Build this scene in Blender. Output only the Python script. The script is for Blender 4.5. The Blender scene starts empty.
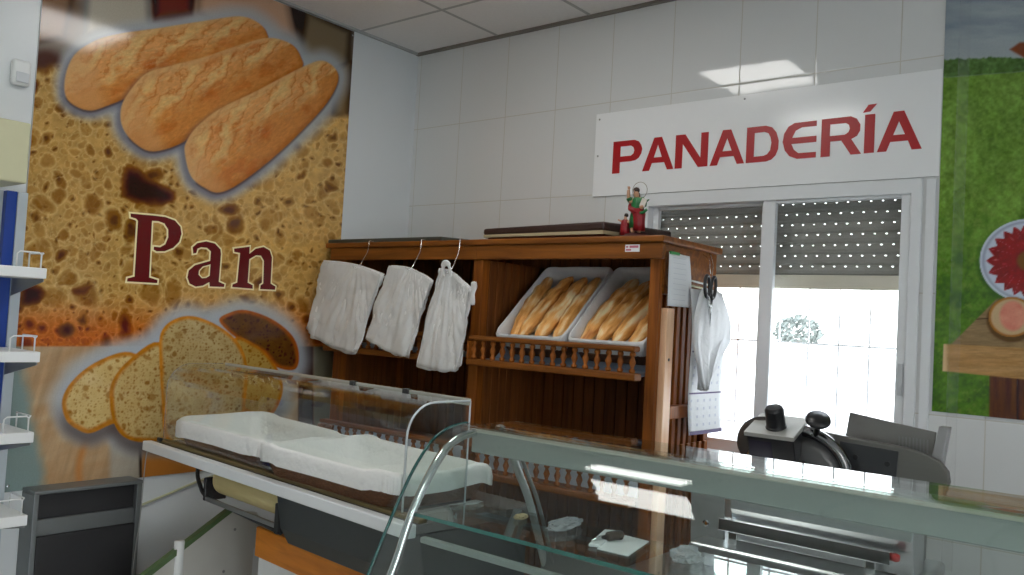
import bpy, bmesh, math, random
import numpy as np
from mathutils import Vector, Matrix, noise as mnoise

random.seed(7)
SC = bpy.context.scene
COL = SC.collection
PI = math.pi

# ------------------------------------------------------------------ materials
def lin(c):
    c = c / 255.0
    return c / 12.92 if c <= 0.04045 else ((c + 0.055) / 1.055) ** 2.4
def rgb(r, g, b, k=1.0):
    return (min(1, lin(r) * k), min(1, lin(g) * k), min(1, lin(b) * k), 1.0)

def new_mat(name):
    m = bpy.data.materials.new(name); m.use_nodes = True
    nt = m.node_tree
    for n in list(nt.nodes): nt.nodes.remove(n)
    out = nt.nodes.new('ShaderNodeOutputMaterial')
    return m, nt, out
def N(nt, t, **kw):
    n = nt.nodes.new(t)
    for k, v in kw.items(): setattr(n, k, v)
    return n
def mathn(nt, op, a, b=None, c=None):
    n = nt.nodes.new('ShaderNodeMath'); n.operation = op
    for i, v in enumerate((a, b, c)):
        if v is None: continue
        if isinstance(v, (int, float)): n.inputs[i].default_value = v
        else: nt.links.new(v, n.inputs[i])
    return n.outputs[0]
def mixc(nt, fac, a, b, blend='MIX'):
    n = nt.nodes.new('ShaderNodeMix'); n.data_type = 'RGBA'; n.blend_type = blend
    for s, v in ((n.inputs[0], fac), (n.inputs[6], a), (n.inputs[7], b)):
        if isinstance(v, (int, float)): s.default_value = v
        elif isinstance(v, tuple): s.default_value = v
        else: nt.links.new(v, s)
    return n.outputs[2]
def principled(nt, out, rough=.5, metal=0, spec=.5):
    p = nt.nodes.new('ShaderNodeBsdfPrincipled')
    p.inputs['Roughness'].default_value = rough; p.inputs['Metallic'].default_value = metal
    p.inputs['Specular IOR Level'].default_value = spec
    nt.links.new(p.outputs[0], out.inputs[0]); return p

def simple(name, col, rough=.5, metal=0, spec=.5, var=.08, scale=20, bump=0, bscale=None, stretch=(1, 1, 1)):
    """principled with a little noise in the colour and an optional noise bump"""
    m, nt, out = new_mat(name); p = principled(nt, out, rough, metal, spec)
    tc = N(nt, 'ShaderNodeTexCoord'); mp = N(nt, 'ShaderNodeMapping'); mp.inputs['Scale'].default_value = stretch
    nt.links.new(tc.outputs['Object'], mp.inputs[0])
    nz = N(nt, 'ShaderNodeTexNoise'); nz.inputs['Scale'].default_value = scale; nz.inputs['Detail'].default_value = 4
    nt.links.new(mp.outputs[0], nz.inputs[0])
    lo = tuple(max(0, c * (1 - var)) for c in col[:3]) + (1,); hi = tuple(min(1, c * (1 + var)) for c in col[:3]) + (1,)
    nt.links.new(mixc(nt, nz.outputs[0], lo, hi), p.inputs['Base Color'])
    if bump:
        nb = N(nt, 'ShaderNodeTexNoise'); nb.inputs['Scale'].default_value = bscale or scale
        nt.links.new(mp.outputs[0], nb.inputs[0])
        b = N(nt, 'ShaderNodeBump'); b.inputs['Strength'].default_value = bump; b.inputs['Distance'].default_value = .01
        nt.links.new(nb.outputs[0], b.inputs['Height']); nt.links.new(b.outputs[0], p.inputs['Normal'])
    return m

def wood(name, c1, c2, rough=.35, axis=2, scale=7):
    m, nt, out = new_mat(name); p = principled(nt, out, rough, 0, .3)
    tc = N(nt, 'ShaderNodeTexCoord'); mp = N(nt, 'ShaderNodeMapping')
    s = [scale * 5] * 3; s[axis] = scale * .35
    mp.inputs['Scale'].default_value = s
    nt.links.new(tc.outputs['Object'], mp.inputs[0])
    nz = N(nt, 'ShaderNodeTexNoise'); nz.inputs['Scale'].default_value = 1; nz.inputs['Detail'].default_value = 6; nz.inputs['Distortion'].default_value = .8
    nt.links.new(mp.outputs[0], nz.inputs[0])
    cr = N(nt, 'ShaderNodeValToRGB'); cr.color_ramp.elements[0].position = .3; cr.color_ramp.elements[1].position = .7
    cr.color_ramp.elements[0].color = c1; cr.color_ramp.elements[1].color = c2
    nt.links.new(nz.outputs[0], cr.inputs[0]); nt.links.new(cr.outputs[0], p.inputs['Base Color'])
    b = N(nt, 'ShaderNodeBump'); b.inputs['Strength'].default_value = .15; b.inputs['Distance'].default_value = .002
    nt.links.new(nz.outputs[0], b.inputs['Height']); nt.links.new(b.outputs[0], p.inputs['Normal'])
    return m

def glass(name, tint=(1, 1, 1, 1), rough=0.0, ior=1.5, haze=0.0):
    """thin sheet glass: Fresnel mix of clear transmission and mirror reflection"""
    m, nt, out = new_mat(name)
    geo = N(nt, 'ShaderNodeNewGeometry')
    iorv = mathn(nt, 'ADD', ior, mathn(nt, 'MULTIPLY', geo.outputs['Backfacing'], 1 / ior - ior))
    fr = N(nt, 'ShaderNodeFresnel'); nt.links.new(iorv, fr.inputs['IOR'])
    tr = N(nt, 'ShaderNodeBsdfTransparent'); tr.inputs[0].default_value = tint
    gl = N(nt, 'ShaderNodeBsdfGlossy'); gl.inputs['Roughness'].default_value = rough
    src = tr.outputs[0]
    if haze:
        df = N(nt, 'ShaderNodeBsdfDiffuse'); df.inputs[0].default_value = (.8, .82, .82, 1)
        mx0 = N(nt, 'ShaderNodeMixShader'); mx0.inputs[0].default_value = haze
        nt.links.new(tr.outputs[0], mx0.inputs[1]); nt.links.new(df.outputs[0], mx0.inputs[2]); src = mx0.outputs[0]
    mx = N(nt, 'ShaderNodeMixShader'); nt.links.new(fr.outputs[0], mx.inputs[0])
    nt.links.new(src, mx.inputs[1]); nt.links.new(gl.outputs[0], mx.inputs[2])
    nt.links.new(mx.outputs[0], out.inputs[0]); return m

def film(name, col, alpha, rough=.3, bump=.6, bscale=25):
    """thin plastic film: partly see-through, glossy, crumpled"""
    m, nt, out = new_mat(name)
    p = N(nt, 'ShaderNodeBsdfPrincipled'); p.inputs['Base Color'].default_value = col; p.inputs['Roughness'].default_value = rough
    tc = N(nt, 'ShaderNodeTexCoord')
    nb = N(nt, 'ShaderNodeTexNoise'); nb.inputs['Scale'].default_value = bscale; nb.inputs['Detail'].default_value = 3; nb.inputs['Distortion'].default_value = 1.5
    nt.links.new(tc.outputs['Object'], nb.inputs[0])
    b = N(nt, 'ShaderNodeBump'); b.inputs['Strength'].default_value = bump; b.inputs['Distance'].default_value = .02
    nt.links.new(nb.outputs[0], b.inputs['Height']); nt.links.new(b.outputs[0], p.inputs['Normal'])
    tl = N(nt, 'ShaderNodeBsdfTranslucent'); tl.inputs[0].default_value = col
    m1 = N(nt, 'ShaderNodeMixShader'); m1.inputs[0].default_value = .3
    nt.links.new(p.outputs[0], m1.inputs[1]); nt.links.new(tl.outputs[0], m1.inputs[2])
    tr = N(nt, 'ShaderNodeBsdfTransparent')
    mx = N(nt, 'ShaderNodeMixShader'); mx.inputs[0].default_value = alpha
    nt.links.new(tr.outputs[0], mx.inputs[1]); nt.links.new(m1.outputs[0], mx.inputs[2]); nt.links.new(mx.outputs[0], out.inputs[0])
    return m

def emissive(name, col, strength):
    m, nt, out = new_mat(name)
    tc = N(nt, 'ShaderNodeTexCoord'); nz = N(nt, 'ShaderNodeTexNoise'); nz.inputs['Scale'].default_value = 40
    nt.links.new(tc.outputs['Object'], nz.inputs[0])
    e = N(nt, 'ShaderNodeEmission'); e.inputs[1].default_value = strength
    nt.links.new(mixc(nt, nz.outputs[0], tuple(c * .97 for c in col[:3]) + (1,), col), e.inputs[0])
    nt.links.new(e.outputs[0], out.inputs[0]); return m

def print_mat(name, rough=.12, detail=.10, scale=180, spec=.5, bump=.0):
    """laminated print: colours from the sheet's own colour layer plus fine grain"""
    m, nt, out = new_mat(name); p = principled(nt, out, rough, 0, spec)
    at = N(nt, 'ShaderNodeVertexColor'); at.layer_name = 'print'
    tc = N(nt, 'ShaderNodeTexCoord'); nz = N(nt, 'ShaderNodeTexNoise'); nz.inputs['Scale'].default_value = scale; nz.inputs['Detail'].default_value = 3
    nt.links.new(tc.outputs['Object'], nz.inputs[0])
    f = mathn(nt, 'ADD', mathn(nt, 'MULTIPLY', nz.outputs[0], 2 * detail), 1 - detail)
    vm = N(nt, 'ShaderNodeVectorMath', operation='SCALE'); nt.links.new(at.outputs[0], vm.inputs[0]); nt.links.new(f, vm.inputs['Scale'])
    nt.links.new(vm.outputs[0], p.inputs['Base Color'])
    if bump:
        nb = N(nt, 'ShaderNodeTexNoise'); nb.inputs['Scale'].default_value = 2.5
        nt.links.new(tc.outputs['Object'], nb.inputs[0])
        b = N(nt, 'ShaderNodeBump'); b.inputs['Strength'].default_value = bump; b.inputs['Distance'].default_value = .01
        nt.links.new(nb.outputs[0], b.inputs['Height']); nt.links.new(b.outputs[0], p.inputs['Normal'])
    return m

def tile_mat(name, axis, pitch, off, zpitch, zoff, col, line, rough=.08, wave=.12, lw=.0028):
    m, nt, out = new_mat(name); p = principled(nt, out, rough)
    geo = N(nt, 'ShaderNodeNewGeometry'); sp = N(nt, 'ShaderNodeSeparateXYZ'); nt.links.new(geo.outputs['Position'], sp.inputs[0])
    def dist(o, pit, of):   # distance to the nearest joint
        fr = mathn(nt, 'FRACT', mathn(nt, 'DIVIDE', mathn(nt, 'SUBTRACT', o, of), pit))
        return mathn(nt, 'MULTIPLY', mathn(nt, 'MINIMUM', fr, mathn(nt, 'SUBTRACT', 1.0, fr)), pit)
    d = mathn(nt, 'MINIMUM', dist(sp.outputs[axis], pitch, off), dist(sp.outputs[2], zpitch, zoff))
    mask = mathn(nt, 'LESS_THAN', d, lw)
    nz = N(nt, 'ShaderNodeTexNoise'); nz.inputs['Scale'].default_value = 1.3; nz.inputs['Detail'].default_value = 5
    nt.links.new(geo.outputs['Position'], nz.inputs[0])
    base = mixc(nt, nz.outputs[0], tuple(c * .95 for c in col[:3]) + (1,), col)
    nt.links.new(mixc(nt, mask, base, line), p.inputs['Base Color'])
    nt.links.new(mathn(nt, 'ADD', rough, mathn(nt, 'MULTIPLY', mask, .6)), p.inputs['Roughness'])
    nb = N(nt, 'ShaderNodeTexNoise'); nb.inputs['Scale'].default_value = 7; nt.links.new(geo.outputs['Position'], nb.inputs[0])
    h = mathn(nt, 'ADD', mathn(nt, 'MULTIPLY', nb.outputs[0], wave), mathn(nt, 'MULTIPLY', mathn(nt, 'SMOOTH_MIN', d, .006, .003), 20))
    b = N(nt, 'ShaderNodeBump'); b.inputs['Strength'].default_value = .3; b.inputs['Distance'].default_value = .01
    nt.links.new(h, b.inputs['Height']); nt.links.new(b.outputs[0], p.inputs['Normal'])
    return m

# ------------------------------------------------------------------ mesh building
class MB:
    def __init__(s): s.bm = bmesh.new()
    def face(s, vs):
        try: return s.bm.faces.new(vs)
        except ValueError: return None
    def box(s, a, b, rot=None, piv=None):
        (x0, y0, z0), (x1, y1, z1) = a, b
        P = [Vector(p) for p in ((x0,y0,z0),(x1,y0,z0),(x1,y1,z0),(x0,y1,z0),(x0,y0,z1),(x1,y0,z1),(x1,y1,z1),(x0,y1,z1))]
        if rot is not None:
            c = Vector(piv) if piv is not None else (P[0] + P[6]) / 2
            P = [c + rot @ (p - c) for p in P]
        v = [s.bm.verts.new(p) for p in P]
        for f in ((3,2,1,0),(4,5,6,7),(0,1,5,4),(1,2,6,5),(2,3,7,6),(3,0,4,7)): s.face([v[i] for i in f])
        return s
    def tube(s, pts, r, seg=10, closed=False, cap=True, sx=1.0):
        pts = [Vector(p) for p in pts]; n = len(pts)
        R = r if isinstance(r, (list, tuple)) else [r] * n
        rings = []; up = None
        for i, p in enumerate(pts):
            a = pts[(i - 1) % n] if (i > 0 or closed) else p
            b = pts[(i + 1) % n] if (i < n - 1 or closed) else p
            t = (b - a).normalized()
            if up is None:
                up = Vector((0, 0, 1)) if abs(t.z) < .9 else Vector((1, 0, 0))
            u = t.cross(up)
            if u.length < 1e-6: u = t.orthogonal()
            u.normalize(); w = u.cross(t).normalized(); up = w
            rings.append([s.bm.verts.new(p + R[i] * (math.cos(2*PI*k/seg) * u * sx + math.sin(2*PI*k/seg) * w)) for k in range(seg)])
        m = n if closed else n - 1
        for i in range(m):
            A, B = rings[i], rings[(i + 1) % n]
            for k in range(seg): s.face((A[k], A[(k+1) % seg], B[(k+1) % seg], B[k]))
        if cap and not closed:
            s.face(rings[0][::-1]); s.face(rings[-1])
        return s
    def lathe(s, prof, org=(0,0,0), axis=(0,0,1), seg=20):
        """prof: (radius, height) pairs along axis"""
        ax = Vector(axis).normalized(); u = ax.orthogonal().normalized(); w = ax.cross(u); o = Vector(org)
        rings = []
        for r, h in prof:
            c = o + ax * h
            rings.append([s.bm.verts.new(c)] if r < 1e-6 else [s.bm.verts.new(c + r * (math.cos(2*PI*k/seg) * u + math.sin(2*PI*k/seg) * w)) for k in range(seg)])
        for A, B in zip(rings, rings[1:]):
            for k in range(seg):
                k2 = (k + 1) % seg
                if len(A) == 1 and len(B) == 1: continue
                if len(A) == 1: s.face((A[0], B[k2], B[k]))
                elif len(B) == 1: s.face((A[k], A[k2], B[0]))
                else: s.face((A[k], A[k2], B[k2], B[k]))
        if len(rings[0]) > 1: s.face(rings[0][::-1])
        if len(rings[-1]) > 1: s.face(rings[-1])
        return s
    def prism(s, poly, f0, f1, holes=()):
        """closed solid between poly mapped by f0 and by f1 (functions (u,v) -> point)"""
        loops = [poly] + list(holes); ed0 = []; all0 = []; all1 = []
        for lp in loops:
            a = [s.bm.verts.new(f0(*p)) for p in lp]; b = [s.bm.verts.new(f1(*p)) for p in lp]
            all0.append(a); all1.append(b)
            for i in range(len(lp)):
                j = (i + 1) % len(lp); s.face((a[i], a[j], b[j], b[i]))
        for side in (all0, all1):
            if len(side) == 1: s.face(side[0])
            else:
                es = []
                for lp in side:
                    for i in range(len(lp)):
                        e = s.bm.edges.get((lp[i], lp[(i+1) % len(lp)]))
                        es.append(e)
                bmesh.ops.triangle_fill(s.bm, use_beauty=True, use_dissolve=False, edges=es)
        return s
    def rings(s, rs, closed=True, cap0=False, cap1=False):
        """quads between successive rings of points"""
        V = [[s.bm.verts.new(p) for p in r] for r in rs]
        n = len(V[0])
        for A, B in zip(V, V[1:]):
            for k in range(n if closed else n - 1): s.face((A[k], A[(k+1) % n], B[(k+1) % n], B[k]))
        if cap0: s.face(V[0][::-1])
        if cap1: s.face(V[-1])
        return s
    def build(s, name, mat, parent=None, bevel=0, smooth=False, loc=None, recalc=True, seg=2):
        if recalc: bmesh.ops.recalc_face_normals(s.bm, faces=s.bm.faces)
        me = bpy.data.meshes.new(name); s.bm.to_mesh(me); s.bm.free()
        o = bpy.data.objects.new(name, me); COL.objects.link(o)
        me.materials.append(mat)
        if smooth: me.polygons.foreach_set('use_smooth', [True] * len(me.polygons))
        if parent is not None:
            o.parent = parent; o.matrix_parent_inverse = Matrix.Translation(-parent.location) if parent.type == 'EMPTY' and parent.parent is None and not any(parent.rotation_euler) else Matrix()
        if loc is not None: o.location = loc
        if bevel:
            md = o.modifiers.new('soft_edges', 'BEVEL'); md.width = bevel; md.segments = seg; md.limit_method = 'ANGLE'; md.angle_limit = math.radians(40)
        return o

def tag(o, label, cat, group=None, kind=None):
    o['label'] = label; o['category'] = cat
    if group: o['group'] = group
    if kind: o['kind'] = kind
    return o
def thing(name, loc, label, cat, group=None):
    o = bpy.data.objects.new(name, None); COL.objects.link(o); o.location = loc; o.empty_display_size = .05
    return tag(o, label, cat, group)
def struct(o):
    o['kind'] = 'structure'; return o
def smoothpath(pts, n=6):
    """Catmull-Rom through points"""
    P = [Vector(p) for p in pts]; out = []
    for i in range(len(P) - 1):
        p0 = P[max(i-1, 0)]; p1 = P[i]; p2 = P[i+1]; p3 = P[min(i+2, len(P)-1)]
        for k in range(n):
            t = k / n
            out.append(.5 * ((2*p1) + (-p0+p2)*t + (2*p0-5*p1+4*p2-p3)*t*t + (-p0+3*p1-3*p2+p3)*t**3))
    out.append(P[-1]); return out

# ------------------------------------------------------------------ palette
K = 1 / .40     # print colours as seen on the dim wall -> reflectance
WHITE_PAINT = simple('white wall paint', (.74, .76, .76, 1), .5, var=.03, scale=3)
TILE_B = tile_mat('white glazed tile back', 0, .331, .03, .449, 2.597, (.74, .75, .74, 1), (.56, .54, .48, 1), rough=.05, wave=.09, lw=.0021)
TILE_L = simple('white smooth wall panel', (.74, .77, .78, 1), .25, var=.03, scale=2)
ALU_WHITE = simple('white lacquered aluminium', (.78, .80, .81, 1), .3, var=.02)
CEIL = simple('mineral fibre ceiling board', (.80, .78, .76, 1), .9, var=.05, scale=60, bump=.2, bscale=120)
GRID_M = simple('ceiling grid grey', (.42, .42, .40, 1), .5, var=.03)
FLOOR_M = tile_mat('pale stone floor tile', 0, .4, 0, 99, -50, (.55, .54, .50, 1), (.35, .34, .31, 1), rough=.25)
WOOD = wood('honey pine', rgb(112, 58, 14), rgb(160, 92, 28), .55)
WOODX = wood('honey pine along', rgb(100, 54, 12), rgb(146, 86, 26), .5, axis=0)
WOOD_D = wood('dark stained pine boards', rgb(92, 50, 20), rgb(128, 74, 30), .6)
WOOD_LIT = wood('pine stile with painted window light', rgb(232, 180, 136), rgb(245, 206, 168), .3)  # pine paled so the stile carries the window light in its colour
ORANGE = wood('orange laminate', rgb(196, 112, 24), rgb(226, 140, 40), .35, axis=0)
STEEL = simple('brushed steel', (.55, .56, .57, 1), .28, 1, var=.06, scale=4, stretch=(1, 40, 40))
STEEL_D = simple('grey cast aluminium', (.30, .30, .29, 1), .42, .7, var=.05)
CHROME = simple('polished steel', (.75, .76, .77, 1), .12, 1, var=.02)
ALU = simple('anodised aluminium', (.60, .63, .62, 1), .35, .6, var=.03)
GREYG = simple('grey green enamel', (.37, .40, .38, 1), .3, .2, var=.03)
BLACK = simple('black plastic', (.015, .015, .017, 1), .3, var=.1)
BLACKM = simple('matt black', (.02, .02, .022, 1), .6, var=.1)
WHITE_P = simple('white powder coat', (.80, .82, .82, 1), .35, var=.02)
CREAM = simple('cream plastic', rgb(196, 194, 160), .45, var=.03)
BLUE = simple('blue painted steel', rgb(20, 62, 150), .4, var=.05)
PAPER = simple('white paper', (.82, .83, .84, 1), .7, var=.02, bump=.1, bscale=30)
KRAFT = simple('cream wrapping paper', rgb(214, 196, 140), .6, var=.04)
CLOTH = simple('white cotton liner', (.84, .84, .82, 1), .85, var=.03, scale=30, bump=.5, bscale=40)
LINER = simple('white paper liner', (.62, .62, .62, 1), .6, var=.04, scale=25, bump=.35, bscale=35)
WICKER = simple('brown wicker', rgb(112, 72, 44), .7, var=.55, scale=60, bump=1.0, bscale=90, stretch=(1, 1, 2.2))
GLASS = glass('clear glass', (.97, .99, .98, 1))
GLASS_W = glass('window glass', (.97, .98, .98, 1))
GLASS_G = glass('greenish sheet glass', (.93, .97, .955, 1))
GLASS_E = simple('green glass edge', (.02, .10, .09, 1), .08, var=.05)
RED = simple('red vinyl', rgb(178, 14, 22), .3, var=.03)
SIGNW = simple('white acrylic sheet', (.90, .91, .91, 1), .13, var=.01)
FILM = film('milky plastic film', (.95, .95, .94, 1), .86, rough=.10, bump=.35, bscale=8)
FILM3 = film('clear outer film', (.95, .95, .94, 1), .62, rough=.12, bump=.5, bscale=9)
FILM2 = film('thin clear film', (.9, .92, .95, 1), .38, rough=.15, bump=1.0, bscale=40)
LAMP = emissive('lamp diffuser', (1.0, .985, .95, 1), 9.5)

# ------------------------------------------------------------------ room shell
RX, RY, RZ = 5.4, -6.2, 3.047
def holed_wall(name, axis, v0, v1, u0, u1, z0, z1, holes, mat):
    """wall slab with rectangular openings, built from blocks round them"""
    mb = MB(); us = sorted({u0, u1, *[h[0] for h in holes], *[h[1] for h in holes]}); zs = sorted({z0, z1, *[h[2] for h in holes], *[h[3] for h in holes]})
    keep = {}
    for i in range(len(us) - 1):
        for j in range(len(zs) - 1):
            cu, cz = (us[i] + us[i+1]) / 2, (zs[j] + zs[j+1]) / 2
            keep[i, j] = not any(h[0] < cu < h[1] and h[2] < cz < h[3] for h in holes)
    vt = {}
    def V(u, v, z):
        k = (u, v, z)
        if k not in vt: vt[k] = mb.bm.verts.new((u, v, z) if axis == 1 else (v, u, z))
        return vt[k]
    for (i, j), k in keep.items():
        if not k: continue
        a, b, c, d = us[i], us[i+1], zs[j], zs[j+1]
        for v in (v0, v1): mb.face((V(a, v, c), V(b, v, c), V(b, v, d), V(a, v, d)))
        if not keep.get((i-1, j), False): mb.face((V(a, v0, c), V(a, v1, c), V(a, v1, d), V(a, v0, d)))
        if not keep.get((i+1, j), False): mb.face((V(b, v0, c), V(b, v1, c), V(b, v1, d), V(b, v0, d)))
        if not keep.get((i, j-1), False): mb.face((V(a, v0, c), V(b, v0, c), V(b, v1, c), V(a, v1, c)))
        if not keep.get((i, j+1), False): mb.face((V(a, v0, d), V(b, v0, d), V(b, v1, d), V(a, v1, d)))
    return struct(mb.build(name, mat))
WX0, WX1, WZ0, WZ1 = 1.56, 2.775, .95, 2.134
holed_wall('wall_back', 1, 0, .22, -.22, RX + .22, 0, RZ + .3, [(WX0, WX1, WZ0, WZ1)], TILE_B)
struct(MB().box((-.22, RY - .22, 0), (0, 0, RZ + .3)).build('wall_left', TILE_L))
SHOP = (-4.3, -1.9, .0, 2.35)
holed_wall('wall_right', 0, RX, RX + .22, RY - .22, 0, 0, RZ + .3, [SHOP], WHITE_PAINT)
struct(MB().box((0, RY - .22, 0), (RX, RY, RZ + .3)).build('wall_front', WHITE_PAINT))
struct(MB().box((-.22, RY - .22, -.15), (RX + .22, .22, 0)).build('floor', FLOOR_M))
# suspended ceiling: boards between lamp openings
LX = [(1.22, 1.82), (3.62, 4.22)]
lamps = [(1.225, -1.655), (1.225, -2.855), (1.225, -4.055), (3.625, -4.055), (3.625, -5.255)]
def ceiling():
    mb = MB(); xs = [0, .02] + [round(.02 + .6017 * i + .6017, 4) for i in range(8)] + [RX]; ys = [0.0, -.45] + [round(-.45 - .6 * (i + 1), 4) for i in range(9)] + [RY]
    return xs, ys
cxs = [0.0, .02] + [round(.02 + .6 * (i + 1), 3) for i in range(8)] + [RX]
cys = [0.0] + [round(-.45 - .6 * i, 3) for i in range(10)] + [RY]
lampcells = {(3, 2), (3, 4), (7, 6), (7, 8)}
mb = MB()
for i in range(len(cxs) - 1):
    for j in range(len(cys) - 1):
        if (i, j) in lampcells: continue
        mb.box((cxs[i], cys[j+1], RZ), (cxs[i+1], cys[j], RZ + .02))
bmesh.ops.remove_doubles(mb.bm, verts=mb.bm.verts, dist=1e-5)
struct(mb.build('ceiling', CEIL))
mb = MB()
for x in cxs[2:-1]: mb.box((x - .009, RY, RZ - .002), (x + .009, 0, RZ + .006))
for y in cys[1:-1]: mb.box((0, y - .009, RZ - .0015), (RX, y + .009, RZ + .0065))
struct(mb.build('trim_1', GRID_M))
mb = MB()
mb.box((0, -.022, RZ - .014), (RX, 0, RZ)); struct(mb.build('trim_2', simple('ceiling edge angle shadow gap', (.22, .20, .17, 1), .5)))  # edge angle coloured dark to stand for the shadow gap under the ceiling
mb = MB(); mb.box((0, RY, RZ - .012), (.018, -.022, RZ)); struct(mb.build('trim_3', simple('ceiling edge angle side', (.45, .45, .43, 1), .5)))
struct(MB().box((-.0, RY, RZ + .29), (RX, 0, RZ + .32)).build('ceiling_slab', WHITE_PAINT))
lamp_labels = ['square recessed ceiling light panel nearest the sign wall', 'square recessed ceiling light panel second from the sign wall',
               'square ceiling light panel in the row away from the bread poster',
               'square ceiling light panel nearest the shop entrance']
for (i, j), lb in zip(sorted(lampcells), lamp_labels):
    x0, x1, y1, y0 = cxs[i], cxs[i+1], cys[j], cys[j+1]
    t = thing('ceiling_light', ((x0+x1)/2, (y0+y1)/2, RZ), lb, 'ceiling light', 'recessed ceiling lights')
    MB().box((x0 + .035, y0 + .035, RZ + .004), (x1 - .035, y1 - .035, RZ + .008)).build('diffuser', LAMP, t)
    f = MB()
    f.box((x0, y0, RZ - .001), (x0 + .035, y1, RZ + .05)); f.box((x1 - .035, y0, RZ - .001), (x1, y1, RZ + .05))
    f.box((x0 + .035, y0, RZ - .001), (x1 - .035, y0 + .035, RZ + .05)); f.box((x0 + .035, y1 - .035, RZ - .001), (x1 - .035, y1, RZ + .05))
    f.box((x0, y0, RZ + .05), (x1, y1, RZ + .056))
    f.build('frame', ALU_WHITE, t)

# ------------------------------------------------------------------ window with shutter and bars
win = thing('window_1', (2.165, .05, WZ0), 'white aluminium sliding window beside the wooden bread rack', 'window'); struct(win)
f = MB(); a = .055
f.box((WX0, -.012, WZ1 - .058), (WX1, .07, WZ1)); f.box((WX0, -.012, WZ0), (WX1, .07, WZ0 + .05))
f.box((WX0, -.012, WZ0 + .05), (WX0 + .04, .07, WZ1 - .05)); f.box((WX1 - .04, -.012, WZ0 + .05), (WX1, .07, WZ1 - .05))
f.build('frame', ALU_WHITE, win, bevel=.004)
def sash(x0, x1, y0, y1, wl, wr):
    z0, z1 = WZ0 + .052, WZ1 - .058
    m = MB(); m.box((x0, y0, z0), (x0 + wl, y1, z1)); m.box((x1 - wr, y0, z0), (x1, y1, z1))
    m.box((x0 + wl, y0, z0), (x1 - wr, y1, z0 + .05)); m.box((x0 + wl, y0, z1 - .012), (x1 - wr, y1, z1))
    s = m.build('sash', ALU_WHITE, win, bevel=.003)
    MB().box((x0 + wl - .005, (y0+y1)/2 - .002, z0 + .045), (x1 - wr + .005, (y0+y1)/2 + .002, z1 - .01)).build('pane', GLASS_W, s)
    return s
sash(WX0 + .03, 2.175, .035, .062, .04, .045)
s2 = sash(2.148, WX1 - .03, .0, .028, .056, .045)
MB().box((2.712, -.012, 1.31), (2.728, 0, 1.43)).box((2.714, -.018, 1.33), (2.726, -.012, 1.35)).build('latch', simple('grey latch', (.55, .57, .58, 1), .3), s2)
g = MB()
for x in (1.60, 1.728, 1.856, 1.984, 2.112, 2.167 + .005, 2.30, 2.428, 2.551, 2.679):
    if abs(x - 2.112) < .01: continue
    g.box((x - .0032, .175, WZ0), (x + .0032, .181, WZ1))
for z in (1.12, 1.485): g.box((WX0, .1735, z - .0038), (WX1, .183, z + .0038))
grl = g.build('window_grille', simple('white painted bars', (.88, .88, .88, 1), .5)); tag(grl, 'white iron security bars outside the window glass', 'window bars')
# roller shutter: slats joined by perforated links
t = thing('roller_shutter', (2.165, .1, 1.72), 'grey brown roller shutter pulled partway down behind the window glass', 'shutter')
SHUT = simple('taupe shutter slats', rgb(150, 146, 138), .5, var=.04); SHUTB = simple('beige shutter bottom bar', rgb(226, 216, 196), .45, var=.03)
zb = 1.770; k = 0
while zb < 2.10:
    m = MB(); x0, x1 = WX0 + .004, WX1 - .004
    prof = [(.095, zb), (.090, zb + .008), (.089, zb + .020), (.092, zb + .0355), (.097, zb + .0355), (.097, zb)]
    m.prism(prof, lambda y, z: (x0, y, z), lambda y, z: (x1, y, z))
    x = x0 + (.018 if k % 2 else 0.0)
    while x < x1 - .045:     # links leave slots that daylight shows through
        m.box((x, .093, zb + .0355), (x + .0372, .097, zb + .044)); x += .0455
    m.box((x, .093, zb + .0355), (x1, .097, zb + .044))
    m.box((x0, .094, zb + .0388), (x1, .096, zb + .044))
    m.build('slat', SHUT, t); zb += .044; k += 1
m = MB(); m.box((WX0 + .004, .086, 1.712), (WX1 - .004, .098, 1.7705)); m.box((WX0 + .004, .083, 1.712), (WX1 - .004, .1, 1.722)); m.build('bottom_bar', SHUTB, t, bevel=.002)
# aluminium trim strip beside the window
m = MB(); m.box((2.79, -.010, 1.14), (2.822, -.0005, 2.128)); struct(m.build('trim_4', ALU_WHITE))

# outside: bright yard, balustrade, tree
struct(MB().box((-20, .25, -.2), (20, 40, -.05)).build('ground_outside', simple('pale concrete yard', (.75, .74, .72, 1), .9)))
struct(MB().box((RX + .25, -30, -.2), (30, .2, -.05)).build('street_outside', simple('grey street paving', (.45, .45, .45, 1), .9)))
bal = thing('balustrade', (-.9, 9, -.05), 'pale balustrade far outside beyond the window bars', 'balustrade')
BW = simple('white precast', (.8, .8, .78, 1), .8)
MB().box((-4.0, 8.9, 1.34), (2.2, 9.12, 1.44)).box((-4.0, 8.9, -.05), (2.2, 9.12, .76)).build('rail', BW, bal)
for i in range(20):
    x = -3.9 + i * .32
    MB().lathe([(.06, 0), (.05, .06), (.085, .2), (.05, .4), (.04, .5), (.06, .58)], (x, 9.0, .76), seg=10).build('baluster', BW, bal, smooth=True)
tree = thing('garden_tree', (-2.9, 14, -.05), 'hazy round tree beyond the balustrade outside the window', 'tree')
MB().tube([(-2.9, 14, -.05), (-2.92, 14, .9), (-2.88, 14, 1.5)], [.12, .1, .07], 10).build('trunk', simple('grey bark', (.3, .27, .24, 1), .9), tree)
m = MB(); rr = random.Random(3)
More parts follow.
